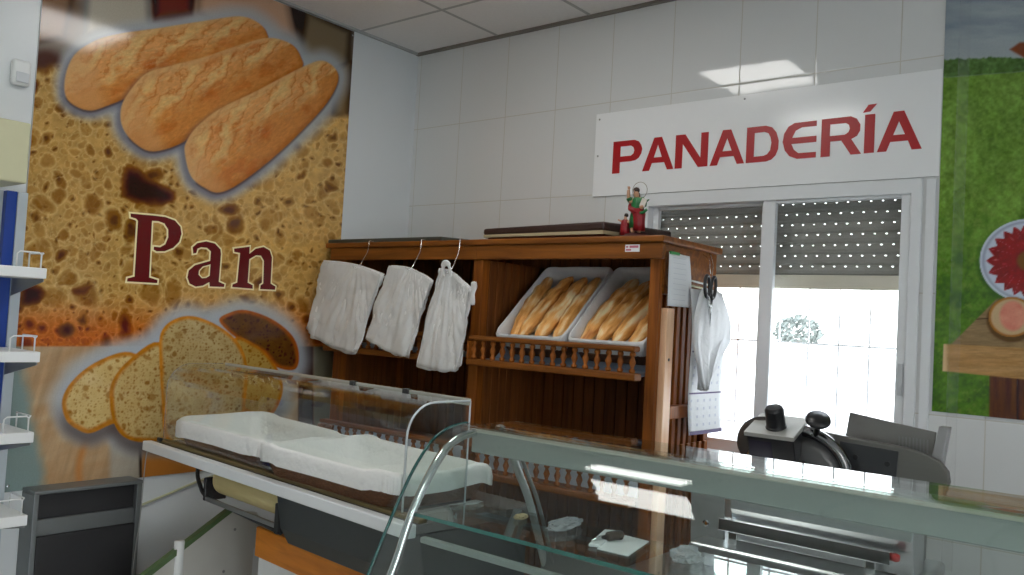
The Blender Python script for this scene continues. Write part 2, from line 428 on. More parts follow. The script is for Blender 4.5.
for _ in range(700):
    th, ph, r = rr.uniform(0, 2*PI), math.acos(rr.uniform(-1, 1)), rr.uniform(.55, 1) ** .6
    c = Vector((-2.9 + .50*r*math.sin(ph)*math.cos(th), 14 + .5*r*math.sin(ph)*math.sin(th), 1.66 + .34*r*math.cos(ph)))
    n = Vector((rr.gauss(0,1), rr.gauss(0,1), rr.gauss(0,1))).normalized(); u = n.orthogonal().normalized() * .06; w = n.cross(u)
    m.face([m.bm.verts.new(c + d) for d in (u, w*.6, -u, -w*.6)])
m.build('foliage', simple('pale green leaves', (.19, .21, .19, 1), .8, var=.3, scale=3), tree, recalc=False)

# shop entrance behind the viewer
sf = thing('window_2', (RX + .1, (SHOP[0]+SHOP[1])/2, 0), 'glazed shop entrance in the wall facing the bread poster', 'shop window'); struct(sf)
m = MB(); a0, a1, z0, z1 = SHOP; b0, b1 = RX + .08, RX + .14
for a in (a0, (a0+a1)/2 - .03, a1 - .06): m.box((b0, a, 0), (b1, a + .06, z1))
for z in (0, 2.05, z1 - .06): m.box((b0 + .005, a0 + .06, z), (b1 - .005, a1 - .06, z + .06))
m.build('frame', ALU_WHITE, sf, bevel=.003)
MB().box((RX + .107, a0 + .05, .05), (RX + .113, a1 - .05, z1 - .05)).build('pane', GLASS_W, sf)

# ------------------------------------------------------------------ printed posters
def vnoise(x, y, seed=0):
    xi = np.floor(x).astype(np.int64); yi = np.floor(y).astype(np.int64); fx = x - xi; fy = y - yi
    fx = fx*fx*(3-2*fx); fy = fy*fy*(3-2*fy)
    def h(a, b): 
        n = (a * 374761393 + b * 668265263 + seed * 144665) & 0x7fffffff
        n = ((n ^ (n >> 13)) * 1274126177) & 0x7fffffff
        return ((n ^ (n >> 16)) & 0xffff) / 65535.0
    return (h(xi,yi)*(1-fx)+h(xi+1,yi)*fx)*(1-fy)+(h(xi,yi+1)*(1-fx)+h(xi+1,yi+1)*fx)*fy
def fbm(x, y, s, seed=0, oct=4):
    v = 0; a = .5; t = 0
    for o in range(oct): v = v + a*vnoise(x/s, y/s, seed+o*17); t += a; s /= 2.0; a *= .55
    return v / t
def rnd(a, b, s):
    n = (a * 374761393 + b * 668265263 + s * 362437) & 0x7fffffff
    n = ((n ^ (n >> 13)) * 1274126177) & 0x7fffffff
    return ((n ^ (n >> 16)) & 0xffff) / 65535.0
def holes(x, y, cell, seed, prob=.8, rmin=.25, rmax=.62, asp=1.0):
    """scattered round pores: returns depth 0..1 inside pores, plus a per-pore random"""
    y = y / asp
    xi = np.floor(x/cell).astype(np.int64); yi = np.floor(y/cell).astype(np.int64)
    best = np.full(x.shape, -9.0); rid = np.zeros(x.shape)
    for dx in (-1,0,1):
        for dy in (-1,0,1):
            a = xi+dx; b = yi+dy
            cx = (a + .15 + .7*rnd(a,b,seed+1))*cell; cy = (b + .15 + .7*rnd(a,b,seed+2))*cell
            r = cell*(rmin+(rmax-rmin)*rnd(a,b,seed+3)**1.5); ok = rnd(a,b,seed+4) < prob
            an = rnd(a,b,seed+5)*3.14; e = .65+.5*rnd(a,b,seed+6)
            ux = (x-cx)*np.cos(an)+(y-cy)*np.sin(an); uy = -(x-cx)*np.sin(an)+(y-cy)*np.cos(an)
            d = np.where(ok, 1-np.sqrt((ux/e)**2+(uy*e)**2)/r, -9)
            m = d > best; best = np.where(m, d, best); rid = np.where(m, rnd(a,b,seed+7), rid)
    return best, rid
def sd_poly(x, y, P):
    """signed distance to polygon, negative inside"""
    P = np.array(P, float); d = np.full(x.shape, 1e18); inside = np.zeros(x.shape, bool)
    for i in range(len(P)):
        a = P[i]; b = P[(i+1) % len(P)]; e = b-a; wx = x-a[0]; wy = y-a[1]
        t = np.clip((wx*e[0]+wy*e[1])/(e@e), 0, 1); d = np.minimum(d, (wx-e[0]*t)**2+(wy-e[1]*t)**2)
        c = ((a[1] > y) != (b[1] > y))
        with np.errstate(divide='ignore', invalid='ignore'): xx = (b[0]-a[0])*(y-a[1])/(b[1]-a[1]+1e-12)+a[0]
        inside ^= c & (x < xx)
    return np.where(inside, -1, 1)*np.sqrt(d)
def smooth_poly(P, n=5):
    P = [np.array(p, float) for p in P]; out = []; L = len(P)
    for i in range(L):
        p0, p1, p2, p3 = P[i-1], P[i], P[(i+1) % L], P[(i+2) % L]
        for k in range(n):
            t = k/n; out.append(.5*((2*p1)+(-p0+p2)*t+(2*p0-5*p1+4*p2-p3)*t*t+(-p0+3*p1-3*p2+p3)*t**3))
    return out
def C(*c): return np.array(c, float)
def mixa(A, B, f): return A*(1-f[..., None])+B*f[..., None]
def sst(a, b, x):
    t = np.clip((x-a)/(b-a), 0, 1); return t*t*(3-2*t)

def paint_bread(x, y):
    """artwork of the bread poster in its own drawing units"""
    wx = x+4*(fbm(x,y,14,1)-.5)*2; wy = y+4*(fbm(x,y,14,2)-.5)*2
    n1 = fbm(x,y,40,5); n2 = fbm(x,y,5,6)
    light = np.clip((x-120)/200, 0, 1)
    base = mixa(C(134,108,66)*np.ones(x.shape+(3,)), C(142,110,62), n1)
    base = base*(1+.13*light[...,None])*(.86+.28*n2[...,None])
    col = base
    for cell, seed, pr, dk in ((7,11,.75,.25), (13,21,.7,.42), (24,31,.6,.62)):
        d, r = holes(wx, wy, cell, seed, pr)
        if cell == 24: d = np.where(light > .75, d-.25, d)
        f = sst(0.0, .45, d)*(dk*(.55+.6*r))
        hc = mixa(C(104,72,32)*np.ones(x.shape+(3,)), C(74,42,16), r)
        col = mixa(col, hc, np.clip(f, 0, 1))
        rim = sst(-.22, -.02, d)*(1-sst(-.02,.12,d))
        col = mixa(col, C(170,148,102), rim*.35)
        dk2 = sst(.45, .8, d)*(r > .8)*.55; col = mixa(col, C(52,32,18), dk2)
    # lower crust
    cr = sst(288, 342, y+10*(n1-.5)); col = mixa(col, col*C(1.02,.62,.42), cr*.8)
    # big pores
    for P in ([(122,172),(135,168),(150,178),(166,184),(174,192),(171,203),(150,205),(130,202),(122,192)],
              [(60,325),(68,322),(74,328),(70,337),(60,335)], [(20,286),(36,284),(46,290),(40,302),(20,305)], [(74,288),(92,286),(84,293),(72,296)],
              [(238,296),(246,294),(250,300),(244,304)], [(78,320),(84,314),(86,324)]):
        d = sd_poly(wx, wy, smooth_poly(P)); col = mixa(col, mixa(C(88,54,26)*np.ones(x.shape+(3,)), C(46,28,18), sst(0, -9, d)), sst(2, -2, d))
    # crumbly upper-side zone
    # cutting board below
    bd = sst(345.0, 347.5, y)
    gr = fbm(x*.35, y*1.6+x*.5, 30, 40); g2 = fbm(x+y*.3, y*.12, 5, 41)
    bw = mixa(C(142,124,100)*np.ones(x.shape+(3,)), C(126,94,64), np.clip(gr*1.1-.2,0,1)); bw = bw*(.9+.2*g2[...,None])
    lt = sst(105, 113, x)*(1-sst(200,260,x)); bw = mixa(bw, C(128,134,134), lt*.55)
    ed = sst(8, -8, (x-(18+.19*(y-346)+10*(fbm(x,y,18,44)-.5)))); bw = mixa(bw, C(98,112,110), ed)
    bw = mixa(bw, C(46,38,34), sst(3,0,np.abs(x-140-(y-470)*.02))*(y > 440))
    bw = mixa(bw, C(138,86,40), sst(140,143,x)*(y > 430)*.9)
    kn = sst(7,0,np.abs(x-86-8*np.sin(y*.05)))*sst(415,440,y); bw = mixa(bw, C(150,92,46), kn*.55)
    bw = mixa(bw, C(40,22,16), sst(296,299,x)*(1-sst(311,315,x))); bw = mixa(bw, C(92,88,74), sst(311,315,x))
    col = mixa(col, bw, bd)
    # top backdrop (out of focus)
    top = 78-12*np.sin(x*.02)+6*(n1-.5)-sst(60,120,x)*20
    tp = C(92,84,76)*np.ones(x.shape+(3,))
    def blob(cx, cy, rx, ry, c, s=.8):
        nonlocal tp
        d = np.sqrt(((x-cx)/rx)**2+((y-cy)/ry)**2); tp = mixa(tp, C(*c), sst(1.25,.55,d)*s)
    blob(58,12,22,34,(78,56,40)); blob(95,10,10,30,(70,70,74)); blob(120,14,32,30,(128,122,112)); blob(172,8,22,22,(70,28,18)); blob(172,-4,22,12,(14,10,12)); blob(232,6,48,28,(134,108,88)); blob(318,50,26,60,(52,40,32)); blob(300,12,18,22,(28,22,22)); blob(345,90,14,50,(64,54,40)); blob(44,66,22,18,(52,28,24)); blob(312,58,18,22,(126,122,120)); blob(330,120,14,24,(98,74,50))
    def loaf(P, c1, c2, soft=2.0):
        nonlocal tp
        d = sd_poly(x, y, P); tp = mixa(tp, mixa(C(*c1)*np.ones(x.shape+(3,)), C(*c2), sst(0,-9,d)), sst(soft,-soft,d))
    loaf([(36,-30),(78,-30),(66,40),(30,46)], (60,44,34), (96,70,50), 4); loaf([(86,-30),(148,-30),(151,30),(104,34),(82,38)], (92,90,86), (134,128,116)); loaf([(152,-30),(196,-30),(192,16),(153,22)], (38,14,12), (84,38,24), 3)
    loaf([(197,-30),(282,-30),(296,40),(230,34),(196,14)], (104,84,70), (144,116,96)); loaf([(304,8),(352,30),(349,66),(312,100),(298,46)], (44,36,30), (92,80,62), 3); loaf([(334,66),(352,60),(350,122),(330,118)], (50,38,28), (96,76,50), 2)
    tm = np.maximum(sst(6,-6,y-top), sst(8,-8,y-(118-(352-x)*1.6+0*x))*(x > 285))
    tm = np.maximum(tm, sst(4,-4,y-116)*sst(300,322,x)); col = mixa(col, tp, tm)
    # glow round loaves, then loaves
    B1 = smooth_poly([(64,80),(67,100),(87,110.6),(109,105),(150,88),(215,60),(262,44),(266,33),(256,22),(238,16.5),(204,21),(153,29),(118,34),(94,41),(73,56)])
    B2 = smooth_poly([(120,110),(122,128),(135,144),(153,151.5),(183,142),(214,118),(262,90),(299,70),(300,57),(290,44),(268,38),(240,45),(204,57),(170,66),(145,74),(127,94)])
    B3 = smooth_poly([(184,153),(190,176),(204,188),(219,192.5),(241,182),(278,153),(318,113),(334,90),(337,73),(323,61),(302,67),(256,91),(219,109),(197,126),(186,141)])
    for P, r in ((B1,17),(B2,17),(B3,18)):
        d = sd_poly(x, y, P); col = mixa(col, C(128,132,136), sst(r+10*(n1-.5),2,d)*.9)
    for P, o, ax, L, seed in ((B1,(160,62),(.94,-.34),100,60),(B2,(205,92),(.87,-.49),95,61),(B3,(260,130),(.78,-.62),95,62)):
        d = sd_poly(x, y, P); u = (x-o[0])*ax[0]+(y-o[1])*ax[1]; v = -(x-o[0])*ax[1]+(y-o[1])*ax[0]
        col = mixa(col, C(54,52,66), sst(7,-2,sd_poly(x+2,y-4,P))*sst(30,-40,u)*.5); col = mixa(col, C(56,44,42), sst(2.0,-1,sd_poly(x,y-1.5,P))*sst(-2,4,v)*.7)
        sN = v/(np.abs(v)+np.abs(d)+.5)
        w1 = fbm(u,v,22,seed)-.5; w2 = fbm(u,v,7,seed+1)-.5; fine = fbm(u*.7,v*1.6,2.6,seed+3)
        b = mixa(C(162,116,70)*np.ones(x.shape+(3,)), C(150,98,50), sst(-.5,.5,sN+w1*1.3))
        b = mixa(b, C(126,62,28), sst(.45,0,np.sqrt((u/(L*.42))**2*.5+(sN-.05)**2)+w1*.7)*.75)
        b = mixa(b, C(134,72,34), sst(.55,.75,fbm(u*.8,v,13,seed+5))*.45)
        ph = (u*.8+1.5*v+44*w1+10*w2)/(L*.46); band = np.abs(((ph) % 1)-.5)*2
        slash = sst(.35,1.0,band+w2*.9)*sst(.45,-.35,sN+w1*.9)*sst(-1.02,-.7,sN)*(.55+.6*fbm(u,v*2,4,seed+11))
        b = mixa(b, C(164,138,92), slash*.85); b = mixa(b, C(126,68,30), sst(.30,.42,band+w2*.7)*(1-sst(.42,.60,band+w2*.7))*sst(.3,-.2,sN+w1)*.45)
        thin = sst(.60,.66,fbm(u*.45+v*.5,v*2.2-u*.3,6,seed+8)); b = mixa(b, C(164,138,94), thin*.35*sst(.5,-.2,sN))
        b = b*(.90+.20*fine[...,None])
        b = mixa(b, C(158,132,94), sst(-.72,-.95,sN)*.5); b = mixa(b, b*C(.84,.76,.70), sst(.70,.98,sN)*.8)
        b = mixa(b, C(154,116,78), sst(-L*.55,-L*.75,u)*.6)
        col = mixa(col, b, sst(.9,-.9,d))
    # slices
    S1 = smooth_poly([(61.5,399),(74,378),(99,360),(130,352),(150,372),(140,415),(111,424),(90,433),(76,429),(65,419)])
    S2 = smooth_poly([(109,402),(111,382),(128,360),(159,342),(176,380),(170,436),(142,442),(122,436),(112,420)])
    S3 = smooth_poly([(166,440),(161,400),(158.5,356),(160,333),(172,320),(192,316),(218,326),(238,343),(246.5,366),(245,399),(238,424),(200,446)])
    S4 = smooth_poly([(234,338),(252,343),(268,356),(280,376),(281,396),(268,416),(240,408),(228,370)])
    S5 = smooth_poly([(218.5,321),(228,313),(245,310),(271,319),(291,335),(298,353),(294.5,369),(276,367),(262,352),(236,338)])
    for P in (S1,S2,S3,S4,S5):
        d = sd_poly(x, y, P); col = mixa(col, C(130,136,142), sst(21+12*(n1-.5),2,d)*.9)
    for P in (S1,S2,S3,S4):
        col = mixa(col, C(70,62,60), sst(13,-2,sd_poly(x,y-6,P))*sst(395,430,y)*.75)
    def sl(P, ca, cb, crust, cw, seed, dense=1.0):
        nonlocal col
        d = sd_poly(x, y, P)
        b = mixa(C(*ca)*np.ones(x.shape+(3,)), C(*cb), fbm(x,y,9,seed))
        for cell, sd, dk, pr in ((3.0,seed,.6,.55),(6.0,seed+1,.8,.5),(13,seed+2,.8,.22)):
            h, r = holes(wx*.5+x*.5, wy*.5+y*.5, cell, sd, pr*dense, .18, .42); b = mixa(b, C(*cb)*C(.72,.58,.42), sst(0,.5,h)*dk*(.4+.6*r))
        w = cw*(.7+.6*fbm(x,y,12,seed+4)); b = mixa(b, C(*crust)*(.85+.3*n2[...,None]), sst(-w-2,-w+2,d))
        col = mixa(col, b, sst(.8,-.8,d))
    sl(S5,(86,62,38),(64,42,24),(122,66,24),3.5,70); sl(S4,(140,118,66),(130,100,50),(138,84,28),3,71)
    sl(S1,(164,146,102),(150,126,80),(140,92,40),4.5,72,1.2); sl(S2,(156,138,98),(142,118,74),(136,88,36),4.5,73,1.5); sl(S3,(150,134,98),(132,112,74),(150,98,40),3.6,74,1.5)
    return col

PRINT0 = np.array([[190.97, 14.1359, 386.444], [57.4602, -171.85, 579.255], [0.158694, 0.00860753, 1.0]])   # poster plane -> drawing units of the artwork
PRINT1 = np.array([[69.6365, 14.1359, 386.444], [-34.1471, -171.85, 579.255], [-0.128961, 0.00860753, 1.0]])
def print_sheet(name, u0, u1, z0, z1, step, to3d, paint, HM, mat, parent=None):
    nu = int((u1-u0)/step)+1; nz = int((z1-z0)/step)+1
    U, Z = np.meshgrid(np.linspace(u0,u1,nu), np.linspace(z0,z1,nz))
    w = HM[2,0]*U+HM[2,1]*Z+1; X = (HM[0,0]*U+HM[0,1]*Z+HM[0,2])/w; Y = (HM[1,0]*U+HM[1,1]*Z+HM[1,2])/w
    c = np.clip(paint(X, Y), 0, 255)/255; cl = np.where(c <= .04045, c/12.92, ((c+.055)/1.055)**2.4)*2.15 - .028
    cl = np.clip(cl, .008, .9)*.95
    co = to3d(U, Z).reshape(-1, 3)
    i = np.arange(nu*nz).reshape(nz, nu); q = np.stack([i[:-1,:-1], i[:-1,1:], i[1:,1:], i[1:,:-1]], -1).reshape(-1, 4)
    me = bpy.data.meshes.new(name); me.vertices.add(len(co)); me.vertices.foreach_set('co', co.ravel())
    me.loops.add(q.size); me.loops.foreach_set('vertex_index', q.ravel()); me.polygons.add(len(q))
    me.polygons.foreach_set('loop_start', np.arange(0, q.size, 4)); me.polygons.foreach_set('loop_total', np.full(len(q), 4))
    me.update(calc_edges=True)
    ca = me.color_attributes.new('print', 'FLOAT_COLOR', 'POINT')
    ca.data.foreach_set('color', np.concatenate([cl.reshape(-1,3), np.ones((len(co),1))], 1).ravel().astype(np.float32))
    o = bpy.data.objects.new(name, me); COL.objects.link(o); me.materials.append(mat)
    if parent: o.parent = parent; o.matrix_parent_inverse = Matrix.Translation(-parent.location)
    return o

po = thing('bread_poster', (.004, -1.28, .735), 'tall glossy poster of baguettes, bread slices and the word Pan', 'poster')
MB().box((.0005, -2.072, .735), (.006, -.492, 3.032)).build('backing', simple('poster board edge', (.5, .5, .5, 1), .5), po)
print_sheet('print', -2.07, -.494, .737, 3.03, .0037, lambda U, Z: np.stack([np.full(U.shape, .0066), U, Z], -1), paint_bread, PRINT0, print_mat('laminated bread print', .09, .12, 160, .5, .06), po)
PAN = {"P":[[[-1.6512,1.8814],[-1.5453,1.8865],[-1.4926,1.8873],[-1.4462,1.8777],[-1.4173,1.8521],[-1.4098,1.8214],[-1.418,1.7848],[-1.445,1.7544],[-1.4849,1.7346],[-1.5213,1.7309],[-1.5355,1.7372],[-1.5349,1.7504],[-1.5065,1.7503],[-1.4832,1.766],[-1.4717,1.7985],[-1.4744,1.8334],[-1.4944,1.8582],[-1.5235,1.8646],[-1.5531,1.8623],[-1.5468,1.6132],[-1.5075,1.6046],[-1.5081,1.5907],[-1.6442,1.5884],[-1.6429,1.602],[-1.6128,1.6119],[-1.6158,1.8542],[-1.6242,1.8623],[-1.6485,1.8666]]],"a":[[[-1.3463,1.7446],[-1.3506,1.7666],[-1.3279,1.7883],[-1.2847,1.8011],[-1.2394,1.7962],[-1.2082,1.7708],[-1.2039,1.7507],[-1.2055,1.619],[-1.1743,1.6089],[-1.1761,1.5964],[-1.2506,1.5937],[-1.254,1.6138],[-1.2864,1.5953],[-1.3211,1.5881],[-1.3524,1.6002],[-1.3657,1.6271],[-1.3613,1.6594],[-1.333,1.6858],[-1.2573,1.7128],[-1.2572,1.7576],[-1.278,1.7718],[-1.309,1.771],[-1.3259,1.7627],[-1.3313,1.7421],[-1.3458,1.7383]],[[-1.2542,1.6968],[-1.2933,1.6836],[-1.3112,1.6635],[-1.3114,1.6434],[-1.2935,1.6287],[-1.2715,1.632],[-1.2546,1.6438]]],"n":[[[-1.1366,1.7823],[-1.0518,1.8013],[-1.051,1.7657],[-1.017,1.7947],[-0.9733,1.8078],[-0.9369,1.7943],[-0.921,1.7612],[-0.9188,1.6313],[-0.889,1.6177],[-0.8908,1.6019],[-0.9767,1.5997],[-0.9752,1.6187],[-0.961,1.6283],[-0.9658,1.7397],[-0.9848,1.7637],[-1.0144,1.7625],[-1.049,1.7405],[-1.0496,1.6261],[-1.0205,1.6155],[-1.0192,1.5986],[-1.1316,1.5994],[-1.1307,1.612],[-1.1069,1.622],[-1.102,1.7649],[-1.1335,1.7676]]]}
MAROON = simple('maroon print', rgb(66, 12, 14, 2.4), .2, var=.04); GLOW = simple('cream letter outline', rgb(150, 142, 110, 3.0), .3, var=.04)
def offset_poly(P, d):
    P = [Vector(p) for p in P]; A = sum(P[i].x*P[(i+1)%len(P)].y-P[(i+1)%len(P)].x*P[i].y for i in range(len(P))); sg = 1 if A > 0 else -1; out = []
    for i in range(len(P)):
        a = (P[i]-P[i-1]).normalized(); b = (P[(i+1)%len(P)]-P[i]).normalized()
        n = Vector((a.y, -a.x))+Vector((b.y, -b.x))
        n = n.normalized() if n.length > 1e-6 else Vector((a.y, -a.x)); c = max(.6, n.dot(Vector((a.y, -a.x))))
        out.append(tuple(P[i]+n*(sg*d/c)))
    return out
for ch, lps in PAN.items():
    lp = [[tuple(p) for p in l] for l in lps]
    l = MB().prism(lp[0], lambda y, z: (.0082, y, z), lambda y, z: (.0088, y, z), lp[1:]).build('letter', MAROON, po)
    MB().prism(offset_poly(lp[0], .0075), lambda y, z: (.0072, y, z), lambda y, z: (.0078, y, z), [offset_poly(h, -.006) for h in lp[1:]]).build('letter_outline', GLOW, l)
for y, z in ((-.505, 3.005), (-.505, .76), (-2.055, .76)): MB().lathe([(.006, 0), (.005, .003), (0, .004)], (.007, y, z), (1, 0, 0), 10).build('screw', CHROME, po)

def paint_meadow(x, y):
    n = fbm(x,y,8,80); n2 = fbm(x,y,3,81); nb = fbm(x,y,30,82)
    sk = mixa(C(84,96,106)*np.ones(x.shape+(3,)), C(132,138,140), fbm(x*.35,y*1.6,22,83)); sk = mixa(sk, C(128,134,134), sst(25,58,y)*.7)
    gr = mixa(C(92,118,52)*np.ones(x.shape+(3,)), C(70,98,36), nb); gr = mixa(gr, C(50,80,26), sst(180,330,y)*.55); gr = gr*(.60+.80*(n*.45+n2*.55)[...,None]); gr = mixa(gr, C(44,72,22), sst(.5,.75,fbm(x*1.0,y*.8,16,93))*sst(150,260,y)*.6)
    gr = mixa(gr, C(96,116,52), sst(.6,.75,fbm(x,y,5,88))*sst(140,200,y)*.4)
    hz = 78-(x-943)*.075; col = mixa(sk, gr, sst(-1,1,y-hz))
    ht = 60-(x-943)*.03+5*(fbm(x,y*0,6,84)-.5); hed = mixa(C(76,100,54)*np.ones(x.shape+(3,)), C(44,66,32), fbm(x,y,5,85)); hed = hed*(.75+.5*n2[...,None])
    col = mixa(col, hed, sst(-1,1,y-ht)*sst(1,-1,y-hz))
    bird = sd_poly(x,y,[(1010,50),(1020,43),(1040,42),(1044,56),(1024,58)]); col = mixa(col, C(96,52,34), sst(1.5,-1.5,bird))
    # wooden table
    def wd(c1, c2, s, fx, fy): return mixa(C(*c1)*np.ones(x.shape+(3,)), C(*c2), fbm(x*fx,y*fy,s,86))*(.85+.3*fbm(x*fx,y*fy,3,87)[...,None])
    leg = sst(.8,-.8,sd_poly(x,y,[(990,372),(1090,372),(1090,440),(989,440)])); col = mixa(col, wd((86,56,32),(58,34,18),14,2.5,.25), leg)
    col = mixa(col, C(40,24,14), leg*sst(2,0,np.abs(x-1018)))
    top = sst(.8,-.8,sd_poly(x,y,[(951,345),(998,298),(1090,290),(1090,352)])); col = mixa(col, wd((98,82,58),(116,96,68),16,.25,2), top)
    slit = sst(1,0,np.abs(y-319+(x-980)*.02))*(x > 972); col = mixa(col, C(48,36,24), slit*top)
    edge = sst(.8,-.8,sd_poly(x,y,[(944,344),(1090,351),(1090,386),(943,371)])); col = mixa(col, wd((150,120,80),(116,84,48),14,.2,2.2), edge)
    col = mixa(col, C(164,142,108), edge*sst(950,945,x))
    # plate with ham slices
    cx, cy, rx, ry = 1030, 261, 50, 42
    d = np.sqrt(((x-cx)/rx)**2+((y-cy)/ry)**2); col = mixa(col, C(40,66,26), sst(1.12,1,np.sqrt(((x-cx)/rx)**2+((y-cy-3)/ry)**2))*.6)
    col = mixa(col, mixa(C(150,156,166)*np.ones(x.shape+(3,)), C(120,126,140), sst(.86,.93,d)*(1-sst(.93,.97,d))), sst(1.01,.99,d))
    an = np.arctan2(y-cy, x-cx); pet = .80+.07*np.abs(((an*11/PI) % 1)*2-1)*2-.07
    ham = mixa(C(132,22,34)*np.ones(x.shape+(3,)), C(92,10,20), np.clip(fbm(an*18+30,d*40,6,90)*1.3-.1,0,1)); ham = mixa(ham, C(150,60,62), sst(.62,.8,fbm(x,y,4,91))*.7); ham = mixa(ham, C(168,110,108), sst(.90,1.0,np.abs(((an*11/PI+.5+d*.6) % 1)*2-1))*sst(.25,.6,d)*.55); ham = mixa(ham, C(92,60,32), sst(.35,.2,d))
    col = mixa(col, ham, sst(.02,-.02,d-pet))
    # cut loaf with ham
    dl = np.sqrt(((x-1012)/23)**2+((y-317)/20)**2); col = mixa(col, C(60,42,26), sst(1.12,.98,np.sqrt(((x-1012)/24)**2+((y-320)/21)**2))*.7)
    lf = mixa(C(150,128,98)*np.ones(x.shape+(3,)), C(128,86,42), sst(.84,.95,dl)); col = mixa(col, lf, sst(1.02,.98,dl))
    dh = np.sqrt(((x-1013)/14)**2+((y-316)/16)**2); col = mixa(col, mixa(C(158,92,78)*np.ones(x.shape+(3,)), C(170,120,100), fbm(x,y,6,92)), sst(1.05,.8,dh))
    return col
pm = thing('meadow_poster', (3.2, -.004, 1.262), 'poster of a green meadow with a plate of ham on a wooden table', 'poster')
MB().box((2.832, -.006, 1.262), (3.62, -.0005, 3.02)).build('backing', simple('board edge pale', (.6, .6, .6, 1), .5), pm)
print_sheet('print', 2.834, 3.618, 1.264, 3.018, .0037, lambda U, Z: np.stack([U, np.full(U.shape, -.0066), Z], -1), paint_meadow, PRINT1, print_mat('laminated meadow print', .18, .1, 150, .5, .04), pm)
# clear plastic strip fixed over the wall and the poster
m = MB(); m.box((2.884, -.018, .7), (2.921, -.0145, 3.03)); m.box((2.884, -.0145, .7), (2.887, -.0075, 3.03)); m.box((2.918, -.0145, .7), (2.921, -.0075, 3.03))
tag(m.build('cable_cover', film('clear pvc', (.8, .84, .84, 1), .035, rough=.15, bump=.05)), 'clear vertical plastic strip over the edge of the meadow poster', 'cable cover')

# ------------------------------------------------------------------ PANADERIA sign
SIGN = {"P":[[[1.3929,2.3968],[1.5088,2.3962],[1.5319,2.3876],[1.5458,2.3705],[1.5526,2.3501],[1.5482,2.3283],[1.5363,2.3094],[1.5172,2.2985],[1.4889,2.2957],[1.434,2.2957],[1.434,2.2424],[1.3929,2.2424]],[[1.434,2.3705],[1.4903,2.3705],[1.505,2.3617],[1.5105,2.3463],[1.5068,2.3317],[1.493,2.3220],[1.434,2.3220]]],"A":[[[1.615,2.3962],[1.6549,2.3962],[1.7211,2.2428],[1.6885,2.2428],[1.6721,2.2778],[1.6078,2.2778],[1.5943,2.2428],[1.5581,2.2428]],[[1.636,2.3625],[1.6588,2.3031],[1.6163,2.3031]]],"N":[[[1.7271,2.3962],[1.774,2.3962],[1.8532,2.2843],[1.8532,2.3962],[1.8890,2.3962],[1.8890,2.2428],[1.8432,2.2428],[1.7630,2.3538],[1.7630,2.2428],[1.7271,2.2428]]],"A2":[[[1.9567,2.3968],[1.9948,2.3967],[2.0606,2.2428],[2.0273,2.2428],[2.0111,2.2782],[1.9473,2.2782],[1.9346,2.2428],[1.8998,2.2428]],[[1.9781,2.36],[2.0013,2.3030],[1.9573,2.3030]]],"D":[[[2.0680,2.3964],[2.1518,2.3966],[2.1797,2.387],[2.1989,2.3637],[2.2104,2.3271],[2.2088,2.2918],[2.1986,2.266],[2.1812,2.2497],[2.1586,2.2432],[2.0680,2.2428]],[[2.1030,2.3700],[2.146,2.3703],[2.1648,2.3626],[2.1747,2.3438],[2.1789,2.3211],[2.1748,2.2903],[2.1619,2.2735],[2.146,2.2681],[2.1030,2.2675]]],"E":[[[2.3675,2.3957],[2.3675,2.3737],[2.3069,2.374],[2.2811,2.3626],[2.2669,2.3331],[2.3680,2.3331],[2.368,2.3078],[2.265,2.3078],[2.2756,2.2842],[2.2961,2.2672],[2.3685,2.2667],[2.3685,2.2439],[2.2905,2.2440],[2.2591,2.2571],[2.238,2.283],[2.2275,2.3193],[2.2327,2.3541],[2.2494,2.3811],[2.2753,2.395]]],"R":[[[2.3880,2.3978],[2.5035,2.3980],[2.5262,2.3864],[2.5404,2.3618],[2.5401,2.3368],[2.5288,2.317],[2.507,2.3065],[2.5475,2.2440],[2.5073,2.2440],[2.4684,2.3035],[2.4247,2.3035],[2.4247,2.2432],[2.3880,2.2432]],[[2.4220,2.3736],[2.4841,2.3728],[2.4967,2.3643],[2.5005,2.3491],[2.4958,2.3349],[2.4819,2.3260],[2.4220,2.3260]]],"I":[[[2.5575,2.3978],[2.5955,2.3978],[2.5955,2.2445],[2.5575,2.2445]],[[2.5693,2.437],[2.6008,2.4374],[2.5763,2.4092],[2.5485,2.4069]]],"A3":[[[2.664,2.398],[2.7019,2.3985],[2.7691,2.2450],[2.7333,2.2450],[2.719,2.2810],[2.6547,2.2810],[2.6414,2.2450],[2.6065,2.2450]],[[2.6844,2.359],[2.7077,2.3063],[2.6642,2.3063]]]}
sg = thing('shop_sign', (2.05, -.01, 2.135), 'white wall sign reading PANADERÍA in bold red letters', 'sign')
MB().box((1.285, -.012, 2.137), (2.832, -.001, 2.543)).build('panel', SIGNW, sg, bevel=.001)
for ch, lps in SIGN.items():
    lp = [[tuple(p) for p in l] for l in lps]; m = MB()
    f0, f1 = (lambda x, z: (x, -.0122, z)), (lambda x, z: (x, -.0142, z))
    if ch == 'I':
        for l in lp: m.prism(l, f0, f1)
    else: m.prism(lp[0], f0, f1, lp[1:])
    m.build('letter', RED, sg)
for x, z in ((1.305, 2.515), (1.305, 2.335), (2.05, 2.525)): MB().lathe([(.005, 0), (.004, .002), (0, .003)], (x, -.012, z), (0, -1, 0), 10).build('screw', STEEL_D, sg)

